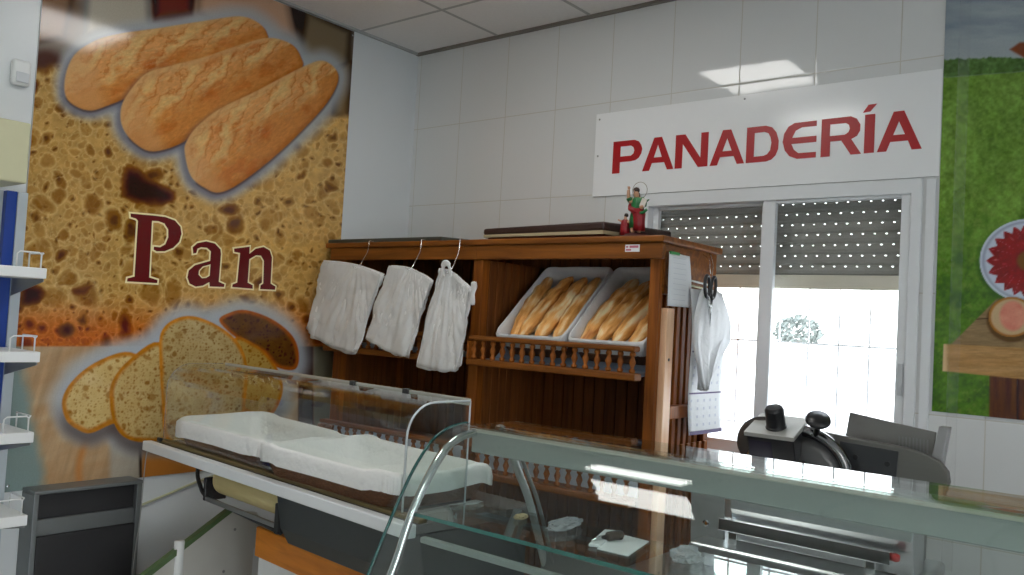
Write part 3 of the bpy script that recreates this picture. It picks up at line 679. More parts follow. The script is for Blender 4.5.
# ------------------------------------------------------------------ bread rack
RK = thing('bread_rack', (1.07, -.35, 0), 'tall honey coloured wooden bread rack with spindle railed shelves', 'bread rack')
XL, XM0, XM1, XR = .12, 1.065, 1.118, 2.00
m = MB(); m.box((.045, -.625, 1.838), (2.03, -.112, 1.864)); m.build('top_board', WOODX, RK, bevel=.006)
m = MB(); m.box((.075, -.612, 1.776), (XM0 + .02, -.588, 1.838)); m.box((XM0 + .021, -.612, 1.776), (2.02, -.588, 1.838)); m.build('fascia', WOODX, RK, bevel=.004)
m = MB(); m.box((XM0, -.6, .0), (XM1, -.55, 1.776)); m.build('post', WOOD, RK, bevel=.003)
for x0, x1, y0, y1 in ((XL, XL + .05, -.588, -.54), (1.957, XR, -.588, -.56), (XL, XL + .05, -.15, -.115), (1.957, XR, -.16, -.115)):
    MB().box((x0, y0, 0), (x1, y1, 1.838)).build('post', WOOD, RK, bevel=.003)
def slats_x(x0, x1, y, z0, z1, n, mat, name, th=.012):
    m = MB(); w = (x1-x0)/n
    for i in range(n): m.box((x0 + i*w + .003, y, z0), (x0 + (i+1)*w - .003, y + th, z1))
    m.box((x0, y + th, z0), (x1, y + th + .006, z1))
    return m.build(name, mat, RK, bevel=.002)
slats_x(XL + .05, XM0 + .02, -.134, .08, 1.83, 16, WOOD_D, 'back_panel'); slats_x(XM0 + .021, 1.957, -.134, .08, 1.83, 15, WOOD_D, 'back_panel')
def slats_y(x, y0, y1, z0, z1, n, mat, name, th=.012):
    m = MB(); w = (y1-y0)/n; m.box((x + .004, y0, z0), (x + th - .004, y1, z1))
    for i in range(n): m.box((x, y0 + i*w + .006, z0), (x + th, y0 + (i+1)*w - .006, z1))
    return m.build(name, mat, RK, bevel=.002)
slats_y(XM1 - .012, -.55, -.137, .08, 1.776, 8, WOOD_D, 'divider'); slats_y(XL + .01, -.54, -.151, .08, 1.83, 7, WOOD_D, 'side_panel')
m = MB(); w = .337/7
for i in range(7): m.box((1.965, -.499 + i*w + .010, .08), (1.978, -.499 + (i+1)*w - .010, 1.66))
m.box((1.957, -.559, .08), (1.964, -.162, 1.66)); m.build('side_panel', WOOD, RK, bevel=.002)
m = MB(); m.box((1.966, -.559, 1.645), (2.004, -.115, 1.838)); m.build('side_rail', WOODX, RK, bevel=.003)
m = MB(); m.box((1.985, -.558, .05), (2.024, -.500, 1.592)); m.build('side_stile', WOOD_LIT, RK, bevel=.003)
for z0_, z1_ in ((1.165, 1.215), (.45, .50)): MB().box((1.979, -.499, z0_), (2.018, -.115, z1_)).build('side_rail', WOOD, RK, bevel=.003)
m = MB()
for i in range(5): m.box((2.001, -.37 + i*.050, .55), (2.012, -.345 + i*.050, 1.06))
m.box((2.001, -.38, .52), (2.016, -.12, .551)); m.build('side_slats', WOOD, RK, bevel=.002)
MB().lathe([(.006, 0), (.006, .002), (0, .002)], (2.024, -.530, 1.395), (1, 0, 0), 10).build('knob', BLACK, RK)
m = MB(); m.box((XL, -.57, .03), (XR, -.12, .08)); m.build('plinth', WOOD_D, RK, bevel=.003)
TRAYB = simple('blue grey shelf liner', rgb(120, 134, 152), .35, .3, var=.05)
def shelf(x0, x1, zb, slope):
    m = MB(); y0 = -.585
    m.prism([(-.645, zb + .022), (-.52, zb + .026), (-.139, zb + .026 + .381*slope), (-.139, zb + .012 + .381*slope), (-.52, zb + .012), (-.645, zb + .008)], lambda y, z: (x0, y, z), lambda y, z: (x1, y, z))
    m.build('shelf', TRAYB if slope > .5 else WOOD_D, RK)
    if slope < .5: MB().box((x0, -.60, zb + .0245), (x1, -.592, zb + (.098 if zb < 1 else .05))).build('shelf_lip', simple('pale blue grey lip', rgb(214, 224, 236), .4, .0), RK)
    m = MB(); m.box((x0 - .02, -.69, zb - .004), (x1 + .02, -.635, zb + .024)); m.build('shelf_front', WOODX, RK, bevel=.006)
    m = MB(); m.box((x0 - .012, -.688, zb + .104), (x1 + .014, -.642, zb + .125)); m.build('rail', WOODX, RK, bevel=.007)
    n = 16
    for i in range(n):
        x = x0 + .006 + (x1 - x0 - .012) * i / (n - 1)
        MB().lathe([(.009, 0), (.012, .006), (.012, .012), (.006, .018), (.010, .03), (.0135, .04), (.010, .05), (.006, .06), (.012, .067), (.012, .073), (.009, .081)], (x, -.665, zb + .0235), seg=10).build('spindle', WOOD, RK, smooth=True)
    m = MB(); m.box((x0 - .016, -.69, zb + .0245), (x0 - .004, -.6, zb + .1)); m.build('bracket', WOOD, RK)
shelf(XL + .055, XM0 - .01, 1.315, .1); shelf(XM1 + .03, 1.952, 1.315, .80)
shelf(XL + .055, XM0 - .01, .845, .05); shelf(XM1 + .03, 1.952, .845, .05)
m = MB(); m.box((1.858, -.6145, 1.802), (1.922, -.6125, 1.830)); pl = m.build('label', PAPER, RK); pl['label'] = 'small white price label with pink print'
MB().box((1.878, -.6152, 1.817), (1.917, -.6146, 1.826)).box((1.862, -.6152, 1.806), (1.885, -.6146, 1.813)).box((1.862, -.6152, 1.818), (1.872, -.6146, 1.824)).build('print', simple('pink print', rgb(190, 110, 130), .6), pl)

# baskets of baguettes on the slanted upper shelf
def liner_mesh(w, l, h, fold, wob, seed, base=.0, tap=.9, sag=0.0):
    """cloth lined over a rectangular basket: inside, rim and a skirt outside; centre at 0,0; y is the length"""
    n = 128; R = []
    def loop(sx, sy, z, amp, ph):
        pts = []
        for k in range(n):
            a = 2*PI*k/n; c, s = math.cos(a), math.sin(a); e = .16
            x = math.copysign(abs(c)**e, c)*w/2*sx; y = math.copysign(abs(s)**e, s)*l/2*sy
            q = mnoise.noise(Vector((x*14+seed, y*14, ph)))*amp; q2 = mnoise.noise(Vector((x*30+seed, y*30, ph+5)))*amp*.5
            d = Vector((x, y, 0)).normalized() if (x or y) else Vector((1,0,0))
            rz = sag*mnoise.noise(Vector((x*5+seed, y*5, 9))) if z > h*.3 else 0
            fl = .35*amp*math.sin(k*2.2+3*mnoise.noise(Vector((k*.15, seed, 0)))) if ph > 6 else 0
            pts.append(Vector((x, y, z))+d*(q+q2+fl)+Vector((0, 0, q*.5+rz)))
        return pts
    R = [loop(.05,.05,.012,.0,0), loop(.5,.5,.012,wob*.6,1), loop(tap*.90,tap*.91,.016,wob*.6,2), loop(tap*.93,tap*.93,.022,wob*.6,2), loop(tap-.03,tap-.02,h*.35,wob,3), loop(.945,.945,h*.8,wob,4), loop(.975,.975,h+.004,wob*.8,5), loop(1.0,1.0,h+.007,wob*.8,5), loop(1.028,1.03,h-.002,wob*.9,6), loop(1.03,1.035,h-fold*.5,wob*1.2,7), loop(1.022,1.03,h-fold,wob*1.4,8)]
    m = MB(); m.rings(R, cap0=True); return m
def basket_shell(w, l, h, tap=.88):
    m = MB(); n = 64; R = []
    for sc, z in ((tap-.02,.010),(tap,0.0),(tap+.025,.008),(1-.012,h*.7),(.99,h-.006),(.982,h-.006),(.975,h*.7),(tap+.012,.012)):
        pts = []
        for k in range(n):
            a = 2*PI*k/n; c, s = math.cos(a), math.sin(a); e = .16
            pts.append(Vector((math.copysign(abs(c)**e,c)*w/2*sc, math.copysign(abs(s)**e,s)*l/2*sc, z)))
        R.append(pts)
    m.rings(R, cap0=True); 
    m2 = R
    m.face([m.bm.verts.new(p) for p in R[-1]])
    return m
m_bag, nt, out = new_mat('baguette crust'); p = principled(nt, out, .55)
tc = N(nt, 'ShaderNodeTexCoord'); oi = N(nt, 'ShaderNodeObjectInfo'); va = N(nt, 'ShaderNodeVectorMath', operation='ADD')
nt.links.new(tc.outputs['Object'], va.inputs[0]); nt.links.new(oi.outputs['Random'], va.inputs[1])
mp = N(nt, 'ShaderNodeMapping'); mp.inputs['Scale'].default_value = (22, 4, 22); mp.inputs['Rotation'].default_value = (0, 0, .35); nt.links.new(va.outputs[0], mp.inputs[0])
n1 = N(nt, 'ShaderNodeTexNoise'); n1.inputs['Scale'].default_value = 1.6; n1.inputs['Detail'].default_value = 5; nt.links.new(mp.outputs[0], n1.inputs[0])
cr = N(nt, 'ShaderNodeValToRGB'); E = cr.color_ramp.elements; E[0].position = .30; E[0].color = rgb(182, 108, 40); E[1].position = .66; E[1].color = rgb(255, 234, 186)
e = E.new(.48); e.color = rgb(236, 172, 92)
nt.links.new(n1.outputs[0], cr.inputs[0]); nt.links.new(cr.outputs[0], p.inputs['Base Color'])
b = N(nt, 'ShaderNodeBump'); b.inputs['Strength'].default_value = .5; b.inputs['Distance'].default_value = .01; nt.links.new(n1.outputs[0], b.inputs['Height']); nt.links.new(b.outputs[0], p.inputs['Normal'])
BAG = m_bag
def baguette(L, r, bend, seed):
    m = MB(); n = 26; seg = 14; R = []
    for i in range(n):
        t = i/(n-1); y = (t-.5)*L; q = math.sin(PI*min(max(t,.0),1))**.42 if 0 < t < 1 else .0
        rr = max(r*q*(1+.07*math.sin(t*L*62+seed)), .002); cx = bend*math.sin(PI*t)
        R.append([Vector((cx+rr*1.12*math.cos(2*PI*k/seg), y, rr*.92*math.sin(2*PI*k/seg)*(1+.10*math.sin(t*36+seed)*max(0, math.sin(2*PI*k/seg))))) for k in range(seg)])
    m.rings(R, cap0=True, cap1=True); return m
TILT = math.radians(41.5)
def on_slope(xc, u, w):      # u along the slope from the low front edge, w off the surface
    return Vector((xc, -.497 + u*math.cos(TILT) - w*math.sin(TILT), 1.354 + u*math.sin(TILT) + w*math.cos(TILT)))
bk_lab = ['white lined basket of baguettes on the rack shelf, beside the slatted divider', 'white lined basket of baguettes on the rack shelf, under the saint figurine']
bag_lab = [['baguette at the divider side of the basket', 'second baguette from the rack divider', 'third baguette from the rack divider', 'baguette against the white liner between both baskets'],
           ['baguette next to the partition liner in the basket under the figurine', 'baguette second from the liner in the basket under the figurine', 'baguette third from the liner in the basket under the figurine', 'baguette tight against the rack post nearest the window']]
rb = random.Random(11); bproto = None; gproto = None
for bi, xc in enumerate((1.372, 1.760)):
    W, Lb, Hb = .366, .49, .125
    loc = on_slope(xc, Lb/2, .0)
    t = thing('bread_basket', loc, bk_lab[bi], 'basket', 'bread baskets on the rack'); t.rotation_euler = (TILT, 0, 0)
    if bproto is None:
        a = basket_shell(W, Lb, Hb, .94).build('wicker_shell', WICKER, t, smooth=True); bq = liner_mesh(W, Lb, Hb, .06, .005, 3, tap=.95).build('liner', LINER, t, smooth=True); bproto = (a, bq)
    else:
        for o in bproto: c = o.copy(); COL.objects.link(c); c.parent = t
    for k in range(4):
        xx = xc - .126 + k*.0840 - (.012 if bi == 0 else -.006) + rb.uniform(-.003, .003); lift = .062 + (.006 if k in (1, 2) else .0) + (.026 if bi == 0 else .010)
        g = baguette(.450 + rb.uniform(-.02, .006), .0395 + rb.uniform(-.001, .002), rb.uniform(-.008, .008), bi*7 + k*1.7)
        o = g.build('baguette', BAG, None, smooth=True); o.location = on_slope(xx, Lb/2 + rb.uniform(-.012, .008), lift); o.rotation_euler = (TILT + rb.uniform(-.02, .03), rb.uniform(-.3, .3), rb.uniform(-.02, .02))
        tag(o, bag_lab[bi][k], 'baguette', 'baguettes in the rack baskets')

# things on top of the rack
TOPZ = 1.865
m = MB(); m.prism([(.012, -.585), (.84, -.585), (.76, -.20), (.03, -.16)], lambda x, y: (x, y, TOPZ), lambda x, y: (x, y, TOPZ + .022 + (y + .585)*.06))
bmesh.ops.recalc_face_normals(m.bm, faces=m.bm.faces)
tag(m.build('baking_tray', simple('dark grey green tray', (.055, .065, .055, 1), .45, .2, var=.1), bevel=.006), 'flat dark baking tray lying on the rack near the bread poster', 'tray')
t = thing('serving_tray', (1.4, -.35, TOPZ), 'dark brown padded tray with a pale edge band on the rack, beside the figurine', 'tray')
DB = simple('dark brown leatherette', rgb(52, 32, 28), .45, var=.12, bump=.2, bscale=60)
m = MB(); m.prism([(1.02, -.50), (1.69, -.52), (1.80, -.14), (1.05, -.12)], lambda x, y: (x, y, TOPZ + .034 + (x - 1.02)*.004), lambda x, y: (x, y, TOPZ + .064 + (x - 1.02)*.016)); m.build('pad', DB, t, bevel=.01)
m = MB(); m.prism([(1.032, -.507), (1.695, -.527), (1.792, -.15), (1.06, -.13)], lambda x, y: (x, y, TOPZ + .022), lambda x, y: (x, y, TOPZ + .034 + (x - 1.02)*.004)); m.build('edge_band', simple('pale edge', rgb(176, 164, 132), .5), t)
m = MB(); m.prism([(1.045, -.49), (1.69, -.51), (1.775, -.16), (1.075, -.14)], lambda x, y: (x, y, TOPZ), lambda x, y: (x, y, TOPZ + .022)); m.build('base', simple('reddish wood base', rgb(72, 30, 22), .5), t)

# ---- saint figurine
SKIN = simple('painted skin', rgb(196, 148, 116), .45, var=.06); GRN = simple('green glaze', rgb(22, 104, 52), .35, var=.2, scale=60); CRM = simple('crimson glaze', rgb(138, 20, 30), .35, var=.2, scale=60)
HAIR = simple('dark brown hair', rgb(48, 28, 20), .5); STONE = simple('painted plinth', rgb(70, 22, 20), .6); IVORY = simple('ivory page', rgb(206, 200, 190), .6); GOLD = simple('brass wire', rgb(120, 100, 60), .3, .8)
SX, SY = 1.836, -.5
t = thing('saint_figurine', (SX, SY, TOPZ), 'small painted saint figurine in green and crimson robes with a wire halo', 'figurine')
m = MB(); m.lathe([(.056, 0), (.058, .006), (.05, .014), (.046, .018)], (SX, SY, TOPZ), seg=20); m.build('plinth', STONE, t, smooth=False)
def skin_body(name, pts, edges, rad, mat, parent, lv=2):
    me = bpy.data.meshes.new(name); me.from_pydata([Vector(p) for p in pts], edges, []); o = bpy.data.objects.new(name, me); COL.objects.link(o)
    md = o.modifiers.new('skin', 'SKIN'); 
    for i, r in enumerate(rad): me.skin_vertices[0].data[i].radius = (r, r) if not isinstance(r, tuple) else r
    me.skin_vertices[0].data[0].use_root = True
    md.use_smooth_shade = True; ss = o.modifiers.new('sub', 'SUBSURF'); ss.levels = lv; ss.render_levels = lv
    me.materials.append(mat); o.parent = parent; o.matrix_parent_inverse = Matrix.Translation(-parent.location); return o
z0 = TOPZ + .016
bp = [(SX, SY, z0+.075), (SX+.003, SY, z0+.105), (SX, SY, z0+.135), (SX-.003, SY-.002, z0+.152), (SX-.006, SY-.006, z0+.166), (SX-.007, SY-.009, z0+.178),
      (SX-.022, SY, z0+.140), (SX-.036, SY-.004, z0+.135), (SX-.040, SY-.010, z0+.162), (SX-.038, SY-.013, z0+.186),
      (SX+.022, SY, z0+.138), (SX+.034, SY-.012, z0+.118), (SX+.030, SY-.026, z0+.106), (SX+.044, SY-.03, z0+.112),
      (SX-.013, SY-.004, z0+.045), (SX-.012, SY-.010, z0+.006), (SX+.015, SY, z0+.045), (SX+.014, SY-.006, z0+.006)]
be = [(0,1),(1,2),(2,3),(3,4),(4,5),(2,6),(6,7),(7,8),(8,9),(2,10),(10,11),(11,12),(12,13),(0,14),(14,15),(0,16),(16,17)]
br = [.020,.019,.021,.009,.013,.011,.011,.010,.0075,.0065,.011,.010,.008,.006,.013,.009,.013,.009]
skin_body('body', bp, be, br, SKIN, t)
def robe(name, lay, mat, parent, seg=28, amp=.0022, fr=9):
    m = MB(); R = []
    for j, (cx, cy, z, rx, ry) in enumerate(lay):
        R.append([Vector((cx+(rx+amp*math.sin(fr*a+j*.4))*math.cos(a), cy+(ry+amp*math.sin(fr*a+j*.4))*math.sin(a), z)) for a in [2*PI*k/seg for k in range(seg)]])
    m.rings(R, cap0=True, cap1=True); return m.build(name, mat, parent, smooth=True)
tun = robe('tunic', [(SX-.004,SY,z0+.028,.027,.022),(SX-.004,SY,z0+.06,.0265,.022),(SX,SY,z0+.09,.0255,.022),(SX,SY,z0+.12,.026,.021),(SX-.001,SY,z0+.142,.026,.017),(SX-.003,SY,z0+.152,.013,.011)], GRN, t)
robe('cloak', [(SX+.012,SY-.002,z0+.016,.024,.023),(SX+.012,SY-.004,z0+.05,.0235,.0235),(SX+.008,SY-.003,z0+.085,.027,.0255),(SX-.002,SY-.002,z0+.104,.031,.0265),(SX-.012,SY,z0+.108,.026,.023)], CRM, t)
m = MB(); m.tube(smoothpath([(SX+.02,SY-.016,z0+.088),(SX-.008,SY-.026,z0+.100),(SX-.030,SY-.006,z0+.108),(SX-.034,SY+.008,z0+.128),(SX-.024,SY+.014,z0+.144)]), .0105, 10); m.build('sash', CRM, t, smooth=True)
m = MB(); m.tube(smoothpath([(SX-.022,SY,z0+.144),(SX-.034,SY-.002,z0+.140),(SX-.039,SY-.008,z0+.152)]), [.0115]*12+[.0095], 10); m.build('sleeve', GRN, t, smooth=True); m = MB(); m.tube(smoothpath([(SX+.018,SY,z0+.144),(SX+.032,SY-.006,z0+.128),(SX+.036,SY-.014,z0+.116)]), .0115, 10); m.build('sleeve', GRN, t, smooth=True)
m = MB(); m.lathe([(.0,-.013),(.009,-.012),(.0128,-.004),(.0135,.003),(.010,.010),(.0,.0135)], (SX-.007,SY-.0035,z0+.180), (0,-.15,1), 16); m.lathe([(.006,0),(.009,-.012),(.007,-.022),(0,-.026)], (SX-.004,SY+.006,z0+.172), (0,-.1,1), 12); m.build('hair', HAIR, t, smooth=True)
fc = MB(); fx, fy, fz = SX-.008, SY-.0185, z0+.176
fc.lathe([(0,-.0035),(.0018,-.002),(.0012,.003),(0,.0045)], (fx,fy-.0005,fz), (0,-.25,1), 8); fc.build('nose', SKIN, t, smooth=True)
fc = MB()
for dx in (-.0042, .0042): fc.lathe([(.0,-.0012),(.0014,0),(.0,.0012)], (fx+dx,fy+.0012,fz+.003), (0,-1,0), 8)
fc.build('eyes', HAIR, t); MB().tube([(fx-.003,fy+.0002,fz-.0062),(fx,fy-.0008,fz-.0066),(fx+.003,fy+.0002,fz-.0062)], .0008, 6).build('mouth', CRM, t)
m = MB(); m.tube([(SX-.001+.034*math.cos(a), SY+.012, z0+.182+.034*math.sin(a)) for a in [2*PI*k/40 for k in range(40)]], .0009, 6, closed=True); m.tube([(SX-.004,SY+.010,z0+.166),(SX-.003,SY+.012,z0+.150)], .001, 6); m.build('halo', GOLD, t)
for j in range(4): pass
m = MB()
for j, (dx, dz) in enumerate(((0,.010),(-.0035,.012),(.0035,.011),(.006,.008))): m.tube([(SX-.038+dx*.6,SY-.013,z0+.186),(SX-.038+dx,SY-.014,z0+.186+dz)], [.0021,.0015], 6)
m.tube([(SX-.034,SY-.013,z0+.184),(SX-.030,SY-.015,z0+.191)], [.002,.0015], 6); m.build('fingers', SKIN, t, smooth=True)
m = MB(); m.box((SX+.030,SY-.030,z0+.108),(SX+.054,SY-.026,z0+.142), Matrix.Rotation(.35,3,'Y')); m.build('scroll_page', IVORY, t, bevel=.001)
m = MB(); m.tube(smoothpath([(SX+.022,SY-.016,z0+.088),(SX+.042,SY-.026,z0+.086),(SX+.056,SY-.02,z0+.100)]), [.006]*12+[.002], 8); m.tube([(SX+.034,SY,z0+.132),(SX+.050,SY+.003,z0+.142)], [.006,.002], 8); m.build('robe_fold', GRN, t, smooth=True)
# child figure at the saint's side (same casting)
kx, ky = SX-.052, SY-.004
m = MB(); m.lathe([(.030,0),(.031,.006),(.026,.012)], (kx,ky,TOPZ), seg=16); m.build('plinth', STONE, t)
skin_body('child_body', [(kx,ky,z0+.04),(kx,ky,z0+.058),(kx+.001,ky-.001,z0+.068),(kx+.002,ky-.002,z0+.078),(kx-.012,ky,z0+.056),(kx-.024,ky-.004,z0+.060),(kx-.032,ky-.005,z0+.064),(kx+.012,ky,z0+.056),(kx+.022,ky-.008,z0+.050)], [(0,1),(1,2),(2,3),(1,4),(4,5),(5,6),(1,7),(7,8)], [.010,.010,.005,.0078,.006,.004,.003,.006,.004], SKIN, t)
robe('child_robe', [(kx,ky,z0+.0,.021,.017),(kx,ky,z0+.025,.018,.016),(kx,ky,z0+.045,.0165,.014),(kx,ky,z0+.060,.015,.011),(kx,ky,z0+.065,.007,.006)], CRM, t, amp=.0015)
m = MB(); m.lathe([(0,-.008),(.008,-.005),(.0092,.001),(.006,.007),(0,.009)], (kx+.003,ky+.001,z0+.081), seg=12); m.build('child_hair', HAIR, t, smooth=True)

# ------------------------------------------------------------------ bundles of plastic bags on hooks
def bag_bundle(quad, hook, label, seed, nl=5, thick=.018, spread=.012, waist=0.0):
    """quad: TL, TR, BR, BL as (x,z); stack of film layers hanging in front of the fascia"""
    y0 = -.722
    t = thing('plastic_bag_bundle', (hook[0], y0, quad[3][1]), label, 'plastic bags', 'bag bundles hanging on the rack')
    rg = random.Random(seed)
    TL, TR, BR, BL = [Vector(q) for q in quad]; uh = (hook[0]-TL.x)/(TR.x-TL.x)
    for k in range(nl):
        j = [Vector((rg.uniform(-spread, spread), rg.uniform(-spread*.7, spread*.7))) for _ in range(4)] if k else [Vector((0, 0))]*4
        a, b, c, d = TL+j[0]*.35, TR+j[1]*.35, BR+j[2], BL+j[3]
        if k == nl-1: c = c+Vector((.012, .02)); d = d+Vector((-spread, .02))
        ph = [rg.uniform(0, 6.28) for _ in range(4)]
        m = MB(); nu, nv = 44, 26; G = []; G2 = []
        for iv in range(nv+1):
            v = iv/nv; row = []; row2 = []
            for iu in range(nu+1):
                u = iu/nu; p = (a*(1-u)+b*u)*(1-v)+(d*(1-u)+c*u)*v
                dr = (u-uh); p.y -= .030*(1-v)**2*abs(dr)**1.5*2           # drapes away from the hook
                p.y += (.006*math.sin(u*7+ph[0])+.003*math.sin(u*17+ph[1])-.010*(abs(2*u-1)**8))*v**2*(-1)*.8
                p.x += (.005*math.sin(v*5+ph[2])+.002*math.sin(v*13+ph[3]))*(2*u-1)
                g = dr/(.25+.9*v)                                          # folds fan out from the hook
                w = .0040*math.sin(g*13+ph[0])*(.25+.75*v*(1-.3*v))+.003*math.sin(g*31+ph[1]+2*v)*(1-.4*v)+.011*mnoise.noise(Vector((u*3.5+seed, v*3, k*.35)))+.004*mnoise.noise(Vector((u*13+seed, v*9, k)))
                yy = y0+k*.0055-w-.006*v
                row.append(m.bm.verts.new((p.x, yy, p.y))); row2.append(m.bm.verts.new((p.x, yy+.0035*math.sin(u*PI)+.0012, p.y)))
            G.append(row); G2.append(row2)
        for A in (G, G2):
            for iv in range(nv):
                for iu in range(nu): m.face((A[iv][iu], A[iv][iu+1], A[iv+1][iu+1], A[iv+1][iu]))
        for iv in range(nv):
            m.face((G[iv][0], G2[iv][0], G2[iv+1][0], G[iv+1][0])); m.face((G[iv][nu], G2[iv][nu], G2[iv+1][nu], G[iv+1][nu]))
        for iu in range(nu):
            m.face((G[0][iu], G2[0][iu], G2[0][iu+1], G[0][iu+1])); m.face((G[nv][iu], G2[nv][iu], G2[nv][iu+1], G[nv][iu+1]))
        m.build('bag_sheet', FILM if k else FILM3, t, smooth=True)
    hx, hz = hook
    top = (TL*(.45)+TR*.55)
    m = MB(); m.tube(smoothpath([(hx-.008,-.60,1.8665),(hx-.006,-.632,1.8675),(hx-.002,-.638,1.85),(hx+.01,-.655,1.81),(hx+.022,-.69,hz+.03),(hx+.026,-.712,hz),(hx+.016,-.728,hz-.018),(hx+.006,-.738,hz-.004)]), .0022, 8); m.build('hook', CHROME, t, smooth=True)
    return t
bag_bundle(((.150,1.785),(.595,1.712),(.436,1.310),(.075,1.383)), (.40,1.74), 'splayed bundle of milky plastic bags hanging nearest the bread poster', 5, 5, spread=.03)
bag_bundle(((.645,1.755),(.925,1.695),(.800,1.315),(.512,1.380)), (.765,1.735), 'middle bundle of milky plastic bags hanging from the rack cornice', 17, 5, spread=.012)
tb = bag_bundle(((.965,1.735),(1.155,1.68),(1.112,1.275),(.872,1.280)), (1.01,1.725), 'narrow bundle of white carrier bags hanging by the rack divider', 29, 5, spread=.008)
m = MB(); m.tube(smoothpath([(1.010,-.735,1.69),(1.015,-.745,1.735),(1.033,-.748,1.748),(1.050,-.745,1.735),(1.055,-.735,1.69)]), [.009]*6+[.014]*12+[.009]*7, 12, sx=.45); m.build('bag_handle', FILM, tb, smooth=True)
m = MB(); R = []
for i in range(12):
    v = i/11; hw = .016*(1-.3*v)+.004*math.sin(v*9)
    R.append([Vector((1.160+.006*v+hw*math.cos(2*PI*k/12)*(1-.2*v), -.702+.004*math.sin(2*PI*k/12)+.004*math.sin(v*6), 1.668-.095*v+.006*math.sin(k*2.0))) for k in range(12)])
m.rings(R, cap0=True, cap1=True); m.build('bag_handle', FILM, tb, smooth=True)

# ------------------------------------------------------------------ things on the rack's side
m = MB(); nu, nv = 6, 12; G = []
for i in range(nv+1):
    v = i/nv; G.append([m.bm.verts.new((2.030+.012*math.sin(v*2.2)*(j/nu), -.575+.165*j/nu+.006*v, 1.803-.203*v)) for j in range(nu+1)])
for i in range(nv):
    for j in range(nu): m.face((G[i][j], G[i][j+1], G[i+1][j+1], G[i+1][j]))
t = thing('paper_note', (2.03, -.5, 1.6), 'white paper note with a green clip on the side of the rack', 'note')
o = m.build('sheet', PAPER, t, smooth=True); md = o.modifiers.new('thickness', 'SOLIDIFY'); md.thickness = .001
MB().box((2.026, -.572, 1.797), (2.036, -.50, 1.808)).build('clip', simple('green clip', rgb(30, 130, 50), .4), t, bevel=.002)
m = MB()
for i in range(9): m.box((2.0335+.011*math.sin((.1+i*.09)*2.2)*.5, -.55, 1.785-i*.020), (2.0345+.011*math.sin((.1+i*.09)*2.2)*.5, -.45, 1.7862-i*.020))
m.build('print', simple('faint print', (.6, .62, .66, 1), .7), t)

t = thing('wall_calendar', (2.06, -.28, 1.1), 'long white calendar with purple bands hanging on the rack side by the window', 'calendar')
def cal(y, z): # gentle curl
    v = (1.675-z)/.58; return 2.048+.010*math.sin(v*5+.5)+.012*v*math.sin((y+.45)*6)
m = MB(); nu, nv = 10, 30; G = []
for i in range(nv+1):
    z = 1.675-.575*i/nv; G.append([m.bm.verts.new((cal(yy, z), yy, z)) for yy in [-.432+.285*j/nu+.055*i/nv for j in range(nu+1)]])
for i in range(nv):
    for j in range(nu): m.face((G[i][j], G[i][j+1], G[i+1][j+1], G[i+1][j]))
o = m.build('sheet', PAPER, t, smooth=True); md = o.modifiers.new('thickness', 'SOLIDIFY'); md.thickness = .0015
PURP = simple('purple band', rgb(84, 66, 110), .6)
m = MB()
def calbox(y0, y1, z0, z1):
    n = 6
    for k in range(n):
        a, b = y0+(y1-y0)*k/n, y0+(y1-y0)*(k+1)/n
        V = [m.bm.verts.new((cal(yy, zz)+.0014, yy, zz)) for yy, zz in ((a,z0),(b,z0),(b,z1),(a,z1))]; m.face(V)
calbox(-.376,-.093,1.100,1.115); calbox(-.39,-.115,1.261,1.267); calbox(-.40,-.13,1.427,1.433)
m.build('band', PURP, t)
m = MB()
for zb in (1.24, 1.405):
    for r in range(4):
        for c in range(5): calbox(-.375+c*.052, -.362+c*.052, zb-r*.032-.011, zb-r*.032)
m.build('lettering', simple('grey blue numerals', (.62, .64, .72, 1), .6), t)

t = thing('white_bag', (2.09, -.30, 1.33), 'white plastic bag hanging in a diamond shape over the calendar', 'plastic bag')
m = MB(); lay = [(1.672,-.345,.05),(1.65,-.33,.095),(1.60,-.315,.135),(1.54,-.300,.165),(1.48,-.305,.165),(1.43,-.33,.125),(1.37,-.345,.075),(1.31,-.36,.03),(1.285,-.364,.005)]
R = []
for j, (z, cy, w) in enumerate(lay):
    R.append([Vector((2.092+.016*math.sin(2*PI*k/28)*(1+.6*math.sin(k*2.1+j*.4)), cy+w*math.cos(2*PI*k/28)+.005*math.sin(3*k+j), z+.008*math.sin(k*1.3+j*.3))) for k in range(28)])
m.rings(R, cap0=True, cap1=True); m.build('bag', film('white film', (.93, .94, .95, 1), .93, .3, .4, 14), t, smooth=True)
m = MB(); m.tube(smoothpath([(2.012,-.20,1.8665-.03),(2.035,-.215,1.79),(2.075,-.30,1.735),(2.098,-.365,1.69),(2.10,-.37,1.66)]), .002, 8); m.build('hook', CHROME, t, smooth=True)
t = thing('scissors', (2.115, -.345, 1.55), 'scissors with black oval handles hanging in front of the white bag', 'scissors')
def loop3(c, ry, rz, tl): return [(c[0], c[1]+ry*math.cos(a)*math.cos(tl)-rz*math.sin(a)*math.sin(tl), c[2]+ry*math.cos(a)*math.sin(tl)+rz*math.sin(a)*math.cos(tl)) for a in [2*PI*k/24 for k in range(24)]]
m = MB(); m.tube(loop3((2.116,-0.4200,1.685),.020,.042,.12), .007, 8, closed=True); m.build('handle', BLACK, t, smooth=True)
m = MB(); m.tube(loop3((2.121,-0.3770,1.683),.020,.042,-.12), .007, 8, closed=True); m.build('handle', BLACK, t, smooth=True)
m = MB(); m.tube([(2.116,-0.4130,1.645),(2.117,-0.3950,1.60),(2.117,-0.3830,1.53)], [.006,.007,.001], 8, sx=.35); m.build('blade', CHROME, t, smooth=True)
m = MB(); m.tube([(2.120,-0.3830,1.645),(2.121,-0.3970,1.60),(2.121,-0.3900,1.53)], [.006,.007,.001], 8, sx=.35); m.build('blade', CHROME, t, smooth=True)
